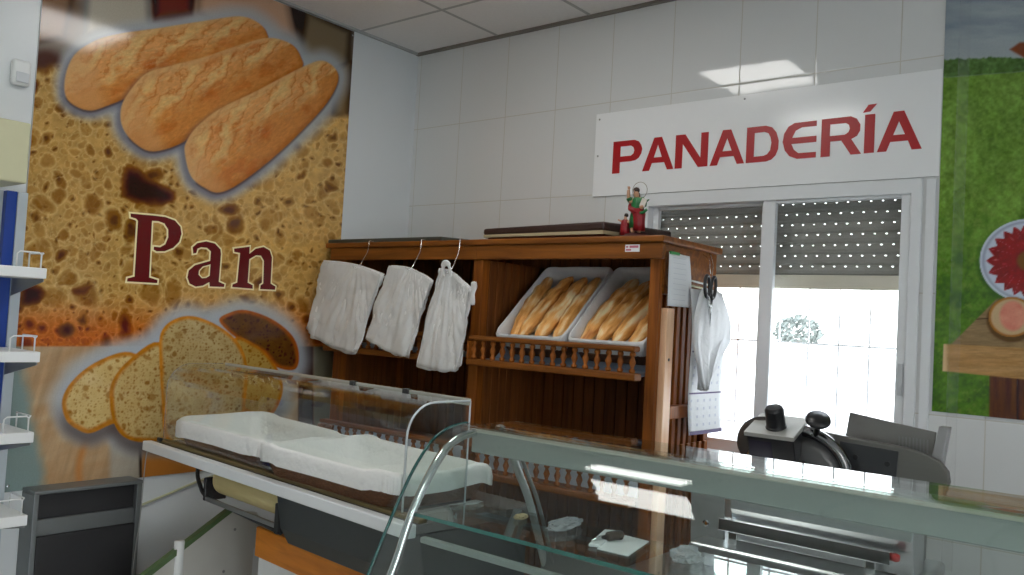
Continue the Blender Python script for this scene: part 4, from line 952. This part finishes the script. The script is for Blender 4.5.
m = MB(); m.lathe([(.005,0),(.005,.003),(0,.004)], (2.123,-0.3955,1.612), (1,0,0), 12); m.build('pivot', CHROME, t)
m = MB(); m.tube(smoothpath([(2.012,-.26,1.825),(2.06,-.30,1.80),(2.108,-0.3900,1.76),(2.117,-0.3970,1.735)]), .0018, 8); m.build('hook', CHROME, t, smooth=True)
for i, (zz, cc, lb) in enumerate(((1.715,(.5,.5,.45),'grey metal skewer lying across the rack side above the calendar'),(1.695,(.45,.42,.25),'brass coloured skewer between two grey ones on the rack side'),(1.675,(.6,.6,.6),'lowest pale skewer on the rack side'))):
    m = MB(); m.tube([(2.012,-.455,zz),(2.012,-.16,zz-.012)], .004, 8); o = m.build('skewer', simple('skewer metal %d' % i, cc+(1,), .35, .7), None, smooth=True); tag(o, lb, 'skewer', 'skewers on the rack side')

# ------------------------------------------------------------------ bread counter with glass guard
CTH = math.radians(-5.0); CR = Matrix.Rotation(CTH, 3, 'Z'); C0 = Vector((.235, -1.635, 0))
def cw(u, v, z):    # u along the counter, v back from the front edge
    p = C0 + CR @ Vector((u, v, 0)); return Vector((p.x, p.y, z))
CL = 1.71
BC = thing('bread_counter', cw(CL/2, .2, 0), 'white edged bread counter with a curved glass guard below the bread poster', 'counter')
def cbox(m, u0, u1, v0, v1, z0, z1):
    P = [cw(u, v, z) for z in (z0, z1) for u, v in ((u0,v0),(u1,v0),(u1,v1),(u0,v1))]; V = [m.bm.verts.new(p) for p in P]
    for f in ((3,2,1,0),(4,5,6,7),(0,1,5,4),(1,2,6,5),(2,3,7,6),(3,0,4,7)): m.face([V[i] for i in f])
    return m
cbox(MB(), 0, CL, -.008, .03, .898, .936).build('front_edge', ALU_WHITE, BC, bevel=.004)
cbox(MB(), .01, CL - .004, .0305, .52, .905, .932).build('worktop', simple('grey worktop', (.16, .155, .15, 1), .12, var=.06), BC, bevel=.002)
cbox(MB(), .03, CL - .01, .045, .075, .9322, .944).build('guard_rail', simple('olive tan strip', rgb(120, 104, 66), .4), BC, bevel=.002)
# guard profile (v, z), swept along u
gp = [(.062, .944)] + [(.062, z) for z in (1.02, 1.10, 1.15)] + [(.062 + .10*(1-math.cos(a)), 1.155 + .10*math.sin(a)) for a in [PI/2*k/8 for k in range(1, 9)]] + [(.24, 1.2555), (.305, 1.256)]
def profile_sheet(prof, th):
    """offset profile: closed polygon"""
    P = [Vector(p) for p in prof]; out = []
    for i, p in enumerate(P):
        a = (P[i]-P[i-1]) if i else (P[1]-P[0]); b = (P[i+1]-P[i]) if i < len(P)-1 else a
        tt = (a.normalized()+b.normalized()).normalized(); out.append(p+Vector((tt.y, -tt.x))*th)
    return [tuple(p) for p in P]+[tuple(p) for p in out[::-1]]
gpoly = profile_sheet(gp, .005)
m = MB(); 
m.prism(gpoly, lambda v, z: cw(.035, v, z), lambda v, z: cw(CL - .105, v, z)); gg = m.build('glass_guard', GLASS, BC)
m = MB()   # right-hand end pane inside the profile
ep = [(v + .006, z if z < 1.25 else z - .006) for v, z in gp] + [(.305, .944)]
m.prism(ep, lambda v, z: cw(CL - .112, v, z), lambda v, z: cw(CL - .106, v, z)); m.build('end_pane', GLASS, BC)
EDGE = simple('pale polished glass edge', (.62, .66, .68, 1), .12, var=.03)
m = MB(); m.tube([cw(CL - .105, v, z) for v, z in gp], .0035, 8); m.build('pane_edge', EDGE, BC, smooth=True)
m = MB(); m.tube([cw(CL - .107, .307, z) for z in (.944, 1.1, 1.255)], .003, 8); m.build('pane_edge', EDGE, BC, smooth=True)
m = MB(); m.tube([cw(.036, v, z) for v, z in gp], .0018, 6); m.build('pane_edge', film('clear glass edge', (.55, .58, .54, 1), .35, .15, .05), BC, smooth=True)
m = MB(); cbox(m, .05, CL - .105, .303, .309, 1.240, 1.262); m.build('rear_strip', simple('pale painted ceiling reflection', (.55, .54, .48, 1), .15, .3), BC, bevel=.002)  # pale strip stands in for the ceiling's reflection on the flat guard top
for u in (.98, 1.28):
    cbox(MB(), u, u + .03, .296, .315, 1.240, 1.2645).build('clip', BLACK, BC, bevel=.003)
cbox(MB(), .030, .062, .036, .05, .9365, .952).build('clip', BLACK, BC, bevel=.004)
# underside tray, wrapping paper dispenser, arm
UT = simple('dark grey steel', (.06, .065, .063, 1), .4, .5, var=.06)
m = MB(); m.prism([(.06, .897), (.50, .897), (.50, .70), (.12, .702), (.085, .76)], lambda v, z: cw(.93, v, z), lambda v, z: cw(CL - .02, v, z)); m.build('under_tray', UT, BC, bevel=.003)
m = MB(); m.tube(smoothpath([cw(.245, .12, .897), cw(.25, .115, .83), cw(.29, .11, .79), cw(.36, .10, .765), cw(.52, .095, .757), cw(.93, .09, .742)]), .008, 10); m.build('arm', BLACKM, BC, smooth=True)
t = thing('paper_roll', cw(.6, .13, .83), 'roll of cream wrapping paper mounted under the bread counter', 'paper roll')
ax = (CR @ Vector((1, 0, 0)))
o0 = cw(.415, .155, .835); m = MB(); m.lathe([(.018, 0), (.060, 0), (.060, .49), (.018, .49)], o0, ax, 32); m.build('paper', KRAFT, t, smooth=False)
m = MB(); m.lathe([(.017, -.045), (.017, .50)], o0, ax, 16); m.build('core', BLACKM, t)
m = MB(); cbox(m, .39, .905, .082, .094, .752, .768); m.build('cutter', STEEL_D, t, bevel=.002)
m = MB(); cbox(m, .375, .39, .08, .17, .752, .84); m.build('bracket', BLACKM, t, bevel=.003); m = MB(); cbox(m, .906, .929, .075, .17, .737, .84); m.build('bracket', BLACKM, t, bevel=.003)
# counter cabinet
m = MB(); cbox(m, .655, CL - .03, .155, .50, .592, .6995); m.build('apron', ORANGE, BC, bevel=.004)
m = MB(); cbox(m, .66, CL - .03, .17, .50, .0, .5915); m.build('cabinet_body', WHITE_P, BC, bevel=.004)
# white end plate with green edge, and its tube post
def pl(x): return lambda y, z: (x, y, z)
plate = [(-1.80, .30), (-1.80, .415), (-1.388, .655), (-1.30, .652), (-1.255, .640), (-1.238, .60), (-1.225, .545), (-1.232, .515), (-1.262, .485), (-1.262, .30)]
t = thing('white_end_plate', (.5, -1.5, 0), 'white metal plate with a sloping green edge beneath the bread counter', 'metal plate')
m = MB(); m.prism(plate, pl(.497), pl(.503)); m.build('plate', simple('warm grey white sheet metal', (.58, .57, .53, 1), .4, var=.04), t, bevel=.001)
m = MB(); m.prism([(-1.80, .415), (-1.80, .442), (-1.386, .680), (-1.372, .664)], pl(.482), pl(.51)); m.build('green_edge', simple('sage green trim', rgb(88, 112, 74), .45), t, bevel=.002)
m = MB(); m.tube([(.498, -1.602, 0), (.498, -1.602, .575)], .0195, 20); m.build('post', WHITE_P, t, smooth=True)
m = MB(); m.box((.49, -1.80, 0), (.51, -1.72, .30)); m.box((.49, -1.34, 0), (.51, -1.27, .30)); m.build('foot', WHITE_P, t)
for y, z in ((-1.36, .585), (-1.62, .42), (-1.40, .42)): MB().lathe([(.006, 0), (.006, .002), (0, .002)], (.504, y, z), (1, 0, 0), 10).build('screw', STEEL_D, t)
m = MB(); m.tube(smoothpath([cw(.006, .02, .897), cw(-.01, .015, .86), cw(-.035, .02, .62), cw(-.09, .03, .36), cw(-.11, .05, .0)]), .0022, 6); tag(m.build('cord', simple('grey cord', (.35, .35, .34, 1), .6), None, smooth=True), 'thin grey cord dangling from the free end of the bread counter', 'cord')

m = MB(); m.tube(smoothpath([(.008, -1.565, .60), (.007, -1.40, .645), (.008, -1.20, .70), (.007, -.95, .735), (.008, -.7, .745)]), .0055, 8); tag(m.build('wall_cable', CREAM, None, smooth=True), 'thin cream cable rising along the tiles under the bread poster', 'cable')
# cloth-lined baskets on the counter
for i, (u, v, L, W, rz, lb) in enumerate(((.490, .250, .70, .40, -.01, 'empty white cloth lined wicker basket nearest the bread poster'), (1.225, .235, .72, .42, .02, 'empty white cloth lined wicker basket at the curved glass end'))):
    t = thing('cloth_lined_basket', cw(u, v, .9335), lb, 'basket', 'cloth lined baskets on the counter'); t.rotation_euler = (0, 0, CTH + rz)
    basket_shell(L, W, .105, .86).build('wicker_shell', WICKER, t, smooth=True)
    liner_mesh(L, W, .105, .056, .011, 9 + i*4, tap=.87, sag=.026).build('cloth_liner', CLOTH, t, smooth=True)

# ------------------------------------------------------------------ curved glass display case
DC = thing('display_case', (3.1, -1.65, 0), 'long refrigerated display case with a curved glass front and grey top rail', 'display case')
DX0, DX1 = 1.995, 4.45
def hermite_profile(kn, n=10):
    """kn: (y, z, tangent angle in degrees)"""
    out = []
    for (y0, z0, a0), (y1, z1, a1) in zip(kn, kn[1:]):
        p0, p1 = Vector((y0, z0)), Vector((y1, z1)); L = (p1 - p0).length
        t0 = Vector((math.cos(math.radians(a0)), math.sin(math.radians(a0))))*L; t1 = Vector((math.cos(math.radians(a1)), math.sin(math.radians(a1))))*L
        for k in range(n):
            t = k/n; h = p0*(2*t**3-3*t*t+1)+t0*(t**3-2*t*t+t)+p1*(-2*t**3+3*t*t)+t1*(t**3-t*t); out.append((h.x, h.y))
    return out + [kn[-1][:2]]
cp = hermite_profile([(-2.035, .72, 66), (-1.882, 1.028, 60), (-1.815, 1.13, 49), (-1.767, 1.178, 33), (-1.70, 1.207, 15), (-1.633, 1.215, 3)])
m = MB(); m.prism(profile_sheet(cp, .006), lambda y, z: (DX0, y, z), lambda y, z: (DX1, y, z)); cg = m.build('front_glass', GLASS_G, DC)
m = MB(); m.tube([(DX0 - .001, y + .0025, z - .002) for y, z in cp], .0042, 8); m.build('glass_edge', GLASS_E, DC, smooth=True)
m = MB(); m.tube(smoothpath([(DX0 + .02, -1.985, .72), (DX0 + .02, -1.905, .86), (DX0 + .02, -1.852, .99), (DX0 + .02, -1.79, 1.09), (DX0 + .02, -1.735, 1.15), (DX0 + .02, -1.68, 1.178), (DX0 + .02, -1.622, 1.187)]), .0115, 12); m.build('end_tube', CHROME, DC, smooth=True)
m = MB(); m.tube(smoothpath([(DX1 - .02, -1.985, .72), (DX1 - .02, -1.905, .86), (DX1 - .02, -1.852, .99), (DX1 - .02, -1.79, 1.09), (DX1 - .02, -1.735, 1.15), (DX1 - .02, -1.68, 1.178), (DX1 - .02, -1.622, 1.187)]), .0115, 12); m.build('end_tube', CHROME, DC, smooth=True)
m = MB(); m.prism([(-1.622, 1.132), (-1.622, 1.190), (-1.606, 1.196), (-1.56, 1.196), (-1.52, 1.150), (-1.52, 1.132)], lambda y, z: (DX0 + .012, y, z), lambda y, z: (DX1 - .012, y, z)); m.build('top_rail', GREYG, DC, bevel=.003)
m = MB(); m.box((DX0 + .012, -1.6235, 1.1885), (DX1 - .012, -1.612, 1.199)); m.build('rail_trim', simple('cream trim strip', (.72, .70, .60, 1), .3), DC, bevel=.002)
m = MB(); m.box((DX0, -1.634, 1.2), (DX1, -1.405, 1.206)); m.build('top_glass', GLASS_G, DC)
m = MB(); m.tube([(DX0 + .02, -1.50, 1.188), (DX1 - .02, -1.50, 1.188)], .009, 10); m.build('rear_tube', CHROME, DC, smooth=True)
m = MB(); m.tube(smoothpath([(DX0 + .02, -1.52, 1.19), (DX0 + .02, -1.488, 1.18), (DX0 + .02, -1.42, 1.07), (DX0 + .02, -1.345, .955), (DX0 + .02, -1.235, .72)]), .012, 12); m.build('rear_post', ALU, DC, smooth=True)
m = MB(); m.tube(smoothpath([(DX0 + .055, -1.52, 1.19), (DX0 + .055, -1.488, 1.18), (DX0 + .055, -1.42, 1.07), (DX0 + .055, -1.345, .955), (DX0 + .055, -1.235, .72)]), .006, 10); m.build('rear_post', STEEL_D, DC, smooth=True)
m = MB(); m.tube(smoothpath([(DX1 - .02, -1.52, 1.19), (DX1 - .02, -1.488, 1.18), (DX1 - .02, -1.42, 1.07), (DX1 - .02, -1.345, .955), (DX1 - .02, -1.235, .72)]), .012, 12); m.build('rear_post', ALU, DC, smooth=True)
sh = MB().box((DX0 + .008, -1.84, .985), (DX1 - .03, -1.585, .993)).build('glass_shelf', glass('green tinted shelf glass', (.90, .955, .94, 1)), DC)
MB().box((DX0 + .008, -1.8435, .9845), (DX1 - .03, -1.8405, .9935)).build('shelf_edge', simple('teal glass edge', (.04, .20, .18, 1), .1), sh)
m = MB(); m.box((DX0 + .03, -1.825, .914), (DX1 - .03, -1.805, .930)); m.build('shelf_bearer', GREYG, DC, bevel=.003)
m = MB(); m.box((DX0 + .01, -2.03, .62), (DX1, -1.22, .72)); m.box((DX0 + .01, -1.26, .72), (DX1, -1.22, .80)); m.build('deck', STEEL_D, DC, bevel=.004)
m = MB(); m.box((DX0 + .03, -2.0, .10), (DX1 - .02, -1.24, .62)); m.build('body', WHITE_P, DC, bevel=.01)
m = MB(); m.box((DX0 + .06, -1.93, 0), (DX1 - .05, -1.30, .10)); m.build('plinth', BLACKM, DC)

# odds and ends on the glass shelf
SZ = .9935
t = thing('paper_sheet', (2.538, -1.698, SZ), 'folded white paper sheet lying on the glass shelf of the display case', 'paper')
m = MB(); m.prism([(2.510, -1.766), (2.456, -1.614), (2.482, -1.598), (2.534, -1.753)], lambda x, y: (x, y, SZ + .001), lambda x, y: (x, y, SZ + .008)); m.build('fold', PAPER, t, bevel=.002)
m = MB(); m.prism([(2.536, -1.770), (2.486, -1.606), (2.581, -1.610), (2.618, -1.768)], lambda x, y: (x, y, SZ + .001), lambda x, y: (x, y, SZ + .003)); m.build('sheet', PAPER, t)
t = thing('small_knife', (2.518, -1.688, SZ + .004), 'small dark handled knife lying on the folded paper', 'knife')
m = MB(); m.tube(smoothpath([(2.533, -1.653, SZ + .014), (2.526, -1.673, SZ + .016), (2.516, -1.698, SZ + .014)]), [.006]*2 + [.011]*10 + [.007], 10); m.build('handle', simple('dark brown handle', (.05, .03, .02, 1), .5), t, smooth=True)
m = MB(); m.tube([(2.516, -1.698, SZ + .013), (2.508, -1.723, SZ + .012), (2.504, -1.746, SZ + .011)], [.007, .006, .001], 8, sx=.3); m.build('blade', CHROME, t, smooth=True)
def crumple(name, c, rx, ry, rz, seed, mat, label, cat):
    m = MB(); bmesh.ops.create_icosphere(m.bm, subdivisions=4, radius=1)
    for v in m.bm.verts:
        d = v.co.normalized(); q = 1+.35*mnoise.noise(d*2.2+Vector((seed,0,0)))+.25*abs(mnoise.noise(d*5+Vector((0,seed,0))))
        v.co = Vector((c[0]+d.x*rx*q, c[1]+d.y*ry*q, max(c[2]+d.z*rz*q, SZ+.001)))
    return tag(m.build(name, mat, None, smooth=False), label, cat)
crumple('plastic_wrap', (2.373, -1.668, SZ+.012), .022, .062, .014, 4, FILM2, 'crumpled clear plastic wrap on the glass shelf beside the paper', 'plastic wrap')
crumple('clear_bag', (2.726, -1.700, SZ+.016), .030, .036, .018, 8, FILM2, 'crumpled clear bag on the glass shelf by the slicer', 'plastic bag')
crumple('beige_rag', (2.237, -1.675, SZ+.006), .013, .022, .008, 15, simple('beige rag', rgb(176, 158, 122), .9, var=.1), 'small beige rag on the glass shelf by the end post', 'rag')

# ------------------------------------------------------------------ work table and meat slicer
t = thing('work_table', (2.72, -.55, 0), 'stainless steel work table under the slicer', 'table')
m = MB(); m.box((2.10, -.90, .66), (3.40, -.14, .70)); m.build('table_top', STEEL, t, bevel=.004)
for x, y in ((2.14, -.86), (3.36, -.86), (2.14, -.18), (3.36, -.18)): MB().box((x - .02, y - .02, 0), (x + .02, y + .02, .66)).build('leg', STEEL, t, bevel=.002)
m = MB(); m.box((2.14, -.84, .2), (3.36, -.2, .22)); m.build('undershelf', STEEL, t)
SL = thing('meat_slicer', (2.6, -.5, .70), 'grey steel deli slicer with black knobs on the table by the window', 'slicer')
m = MB(); m.box((2.235, -.72, .715), (2.95, -.26, .785)); m.build('base', STEEL, SL, bevel=.012, seg=3)
for x, y in ((2.29, -.66), (2.89, -.66), (2.29, -.32), (2.89, -.32)): MB().lathe([(.02, 0), (.024, .006), (.02, .016)], (x, y, .70), seg=14).build('foot', BLACK, SL)
m = MB(); m.box((2.31, -.648, .826), (2.875, -.615, .868)); m.box((2.345, -.64, .785), (2.375, -.622, .826)); m.box((2.80, -.64, .785), (2.83, -.622, .826)); m.build('guide_bar', CHROME, SL, bevel=.003)
m = MB(); m.lathe([(.0, 0), (.012, 0), (.014, .012), (.010, .022), (0, .024)], (2.876, -.63, .850), (1, 0, 0), 16); m.build('button', simple('red button', rgb(190, 40, 36), .35), SL, smooth=True)
plp = [(2.185, .715), (2.178, .94), (2.305, .962), (2.318, .715)]
m = MB(); m.prism(plp, lambda x, z: (x, -.60, z), lambda x, z: (x, -.594, z)); sp = m.build('side_plate', simple('matt steel plate', (.42, .44, .44, 1), .4, .6), SL, bevel=.002)
m = MB(); m.lathe([(.012, 0), (.012, .003), (.007, .004), (.007, .001)], (2.242, -.600, .829), (0, -1, 0), 16); m.build('bolt', CHROME, sp)
m = MB(); m.prism([(-.60, .87), (-.612, .90), (-.606, .95), (-.575, 1.0), (-.52, 1.02), (-.47, 1.0), (-.47, .787), (-.58, .787)], lambda y, z: (2.335, y, z), lambda y, z: (2.93, y, z)); m.build('front_housing', STEEL, SL, bevel=.004)
m = MB(); m.box((2.42, -.46, .785), (2.66, -.30, 1.06)); m.build('column', STEEL_D, SL, bevel=.03, seg=4)
# blade with ring guard, facing the viewer side
bc = Vector((2.535, -.535, 1.018)); bn = Vector((.10, -1, .18)).normalized()
m = MB(); u = bn.orthogonal().normalized(); w = bn.cross(u)
m.lathe([(0, .004), (.12, .006), (.158, .001), (.158, -.002), (0, -.004)], bc, bn, 48); m.build('blade', simple('dark blade steel', (.14, .14, .14, 1), .3, .8), SL, smooth=True)
m = MB(); m.tube([bc + .172*(math.cos(a)*u + math.sin(a)*w) for a in [2*PI*k/64 for k in range(64)]], .020, 14, closed=True); m.build('ring_guard', simple('dark polished steel', (.30, .30, .31, 1), .16, 1), SL, smooth=True)
m = MB(); m.lathe([(0, .03), (.055, .026), (.075, .008), (.075, 0)], bc + bn*.006, bn, 32); m.build('blade_cover', simple('dark cover steel', (.16, .16, .155, 1), .35, .7), SL, smooth=True)
m = MB(); m.lathe([(0, -.02), (.075, -.02), (.088, -.008), (.088, .05), (.07, .062), (0, .062)], (2.392, -.47, 1.128), (.2, -1, .1), 32); m.build('motor_housing', simple('dark brown grey housing', (.06, .05, .045, 1), .35, .3), SL, smooth=True)
RB = Matrix.Rotation(math.radians(22), 3, 'X')
pv = Vector((2.455, -.605, 1.156))
m = MB(); m.box((2.372, -.605, 1.156), (2.548, -.450, 1.172), RB, pv); m.build('sharpener_lid', simple('satin steel lid', (.62, .62, .58, 1), .35, .5), SL, bevel=.002)
m = MB(); m.box((2.378, -.598, 1.055), (2.543, -.462, 1.155), RB, pv); m.build('sharpener_box', BLACK, SL, bevel=.003)
m = MB(); m.box((2.384, -.5995, 1.075), (2.465, -.5985, 1.140), RB, pv); m.build('sharpener_window', simple('dark violet cover', (.045, .04, .06, 1), .15), SL)
kn = RB @ Vector((0, 0, 1))
def onlid(x, d): return pv + RB @ Vector((x - pv.x, d, .016))
m = MB(); m.lathe([(.036, 0), (.037, .004), (.033, .008), (.033, .066), (.027, .076), (0, .077)], onlid(2.466, .06), kn, 24); m.build('knob', BLACK, SL, bevel=.002)
m = MB(); m.lathe([(.012, -.05), (.010, .0), (.014, .010), (.034, .020), (.042, .030), (.039, .040), (.0, .046)], (2.598, -.53, 1.208), (.25, -.55, .8), 24); m.build('knob', BLACK, SL, smooth=True)
# gauge plate, dark plate, pusher
gpz = [(2.56, 1.190), (2.68, 1.180), (2.857, 1.168), (2.925, 1.155), (2.965, 1.136), (2.988, 1.108), (2.993, 1.075), (2.98, 1.03), (2.955, .985), (2.91, .955), (2.56, .955)]
m = MB(); m.prism(gpz, lambda x, z: (x, -.455, z), lambda x, z: (x, -.425, z)); gpl = m.build('gauge_plate', simple('dark satin aluminium', (.20, .195, .18, 1), .38, .6, var=.05, scale=3, stretch=(1, 1, 60)), SL, bevel=.006, seg=3)
m = MB(); m.box((2.650, -.461, 1.062), (2.838, -.4555, 1.158), Matrix.Rotation(.05, 3, 'Y')); m.build('cover_plate', simple('charcoal plate', (.055, .058, .062, 1), .4, .3), gpl, bevel=.002)
for x, z in ((2.706, 1.116), (2.808, 1.108)): MB().lathe([(.009, 0), (.009, .002), (0, .002)], (x, -.4612, z), (0, -1, 0), 14).build('bolt', BLACK, gpl)
m = MB(); m.prism([(2.636, 1.10), (2.657, 1.258), (2.934, 1.222), (2.922, 1.10)], lambda x, z: (x, -.384, z), lambda x, z: (x, -.374, z)); pp = m.build('pusher_plate', simple('ribbed satin aluminium', (.26, .25, .24, 1), .4, .6), SL, bevel=.002)
m = MB()
for k in range(9): m.box((2.82 + k*.011, -.388, 1.115), (2.824 + k*.011, -.3845, 1.195))
m.build('ribs', STEEL_D, pp)
m = MB(); m.prism([(2.918, 1.10), (2.945, 1.245), (2.975, 1.243), (2.955, 1.10)], lambda x, z: (x, -.40, z), lambda x, z: (x, -.355, z)); m.build('pusher_end', simple('dull aluminium', (.40, .40, .40, 1), .45, .4), SL, bevel=.003)
m = MB(); m.box((2.62, -.374, .785), (2.90, -.30, 1.10)); m.build('carriage', STEEL_D, SL, bevel=.01)

# ------------------------------------------------------------------ shelf rack and boxes at the poster's edge
GS = thing('shelf_stand', (.2, -2.6, 0), 'blue and white metal shelf stand with wire guards beside the bread poster', 'shelf stand')
UPM = simple('pale blue grey post', (.48, .54, .58, 1), .4)
for ya, yb_ in ((-2.122, -2.085), (-3.08, -3.051)): MB().box((.012, ya, 0), (.062, yb_, 1.90)).build('upright', UPM, GS, bevel=.003)
m = MB(); m.box((.014, -3.05, .1), (.030, -2.162, 1.90)); m.build('back_panel', simple('pale grey mesh panel', (.50, .55, .58, 1), .5), GS)
m = MB(); m.box((.012, -2.1615, .1), (.060, -2.1225, 1.90)); m.build('blue_upright', BLUE, GS, bevel=.003)
m = MB(); m.box((.012, -3.08, 0), (.42, -2.10, .10)); m.build('base', WHITE_P, GS, bevel=.003)
for z in (1.585, 1.283, .995, .70):
    d = .35
    m = MB(); m.box((.063, -3.05, z - .018), (d, -2.113, z + .020)); s = m.build('shelf', WHITE_P, GS, bevel=.003)
    m = MB(); m.tube([(.33, -2.128, z + .02), (.33, -2.128, z + .068), (.33, -2.135, z + .075), (.33, -2.20, z + .075), (.33, -2.21, z + .067), (.33, -2.21, z + .02)], .003, 8)
    m.tube([(.20, -2.118, z + .02), (.20, -2.118, z + .075), (.32, -2.118, z + .075), (.33, -2.128, z + .068)], .003, 8); m.build('wire_guard', WHITE_P, s, smooth=True)
    m = MB(); m.prism([(.063, z - .085), (.063, z - .019), (.34, z - .019), (.34, z - .028)], lambda x, zz: (x, -2.121, zz), lambda x, zz: (x, -2.117, zz)); m.build('bracket', STEEL_D, s)
cb = MB().box((.02, -3.0, 1.905), (.30, -2.185, 2.125)).build('cream_box', CREAM, None, bevel=.006); tag(cb, 'cream box standing on top of the shelf stand', 'box')
t = thing('motion_sensor', (.0, -2.13, 2.31), 'small white motion sensor on the wall above the cream box', 'sensor')
m = MB(); m.box((.0005, -2.165, 2.315), (.035, -2.098, 2.415)); m.build('body', WHITE_P, t, bevel=.012, seg=3)
m = MB(); m.box((.036, -2.155, 2.325), (.043, -2.108, 2.365)); m.build('lens', simple('milky lens', (.62, .65, .68, 1), .3), t, bevel=.003)
# low black unit below the poster
t = thing('black_cabinet', (.06, -1.77, 0), 'low black panelled cabinet with grey metal frame under the bread poster', 'cabinet')
GF = simple('grey metal frame', (.20, .215, .22, 1), .4, .5)
m = MB(); m.box((.004, -2.000, 0), (.118, -1.980, .735)); m.box((.004, -1.588, 0), (.118, -1.566, .735)); m.box((.004, -2.000, .735), (.122, -1.566, .750)); m.build('frame', GF, t, bevel=.003)
m = MB(); m.box((.004, -1.9795, .635), (.095, -1.5885, .7345)); m.build('panel', BLACKM, t, bevel=.002)
m = MB(); m.box((.004, -1.9795, .572), (.106, -1.5885, .6345)); m.build('cross_rail', GF, t, bevel=.002)
m = MB(); m.box((.004, -1.9795, .0), (.12, -1.5885, .5715)); m.build('door', BLACKM, t, bevel=.003)

# ------------------------------------------------------------------ light, camera, colour management
w = bpy.data.worlds.new('daylight'); SC.world = w; w.use_nodes = True; nt = w.node_tree
bg = nt.nodes['Background']
tc = N(nt, 'ShaderNodeTexCoord'); sx = N(nt, 'ShaderNodeSeparateXYZ'); nt.links.new(tc.outputs['Generated'], sx.inputs[0])
cr = N(nt, 'ShaderNodeValToRGB'); cr.color_ramp.elements[0].position = .45; cr.color_ramp.elements[0].color = (.95, .95, .94, 1); cr.color_ramp.elements[1].position = 1; cr.color_ramp.elements[1].color = (.72, .84, 1, 1)
nt.links.new(mathn(nt, 'ADD', mathn(nt, 'MULTIPLY', sx.outputs[2], .5), .5), cr.inputs[0]); nt.links.new(cr.outputs[0], bg.inputs[0]); bg.inputs[1].default_value = 6.0

F = Vector((-.63011, .77539, .04206)); 
yaw, pit, rol = math.radians(39.0986904), math.radians(2.41035019), math.radians(3.19430938)
F = Vector((-math.sin(yaw)*math.cos(pit), math.cos(yaw)*math.cos(pit), math.sin(pit))); Rv = Vector((math.cos(yaw), math.sin(yaw), 0)); U = Rv.cross(F)
R2 = math.cos(rol)*Rv + math.sin(rol)*U; U2 = -math.sin(rol)*Rv + math.cos(rol)*U
cam = bpy.data.cameras.new('camera'); co = bpy.data.objects.new('camera', cam); COL.objects.link(co)
cam.sensor_width = 36; cam.sensor_fit = 'HORIZONTAL'; cam.lens = 853.826 * 36 / 1024; cam.clip_start = .05; cam.clip_end = 200
M4 = Matrix.Identity(4)
for i in range(3): M4[i][0] = R2[i]; M4[i][1] = U2[i]; M4[i][2] = -F[i]
M4[0][3], M4[1][3], M4[2][3] = 3.60845, -3.45043, 1.5
co.matrix_world = M4; SC.camera = co
SC.view_settings.view_transform = 'Standard'; SC.view_settings.look = 'None'; SC.view_settings.exposure = 0.22; SC.view_settings.gamma = 1; SC.view_settings.use_curve_mapping = False
SC.cycles.max_bounces = 10; SC.cycles.transparent_max_bounces = 32; SC.cycles.diffuse_bounces = 5; SC.cycles.glossy_bounces = 6; SC.cycles.transmission_bounces = 8
SC.cycles.use_denoising = True; SC.cycles.sample_clamp_indirect = 6.0; SC.cycles.caustics_reflective = False
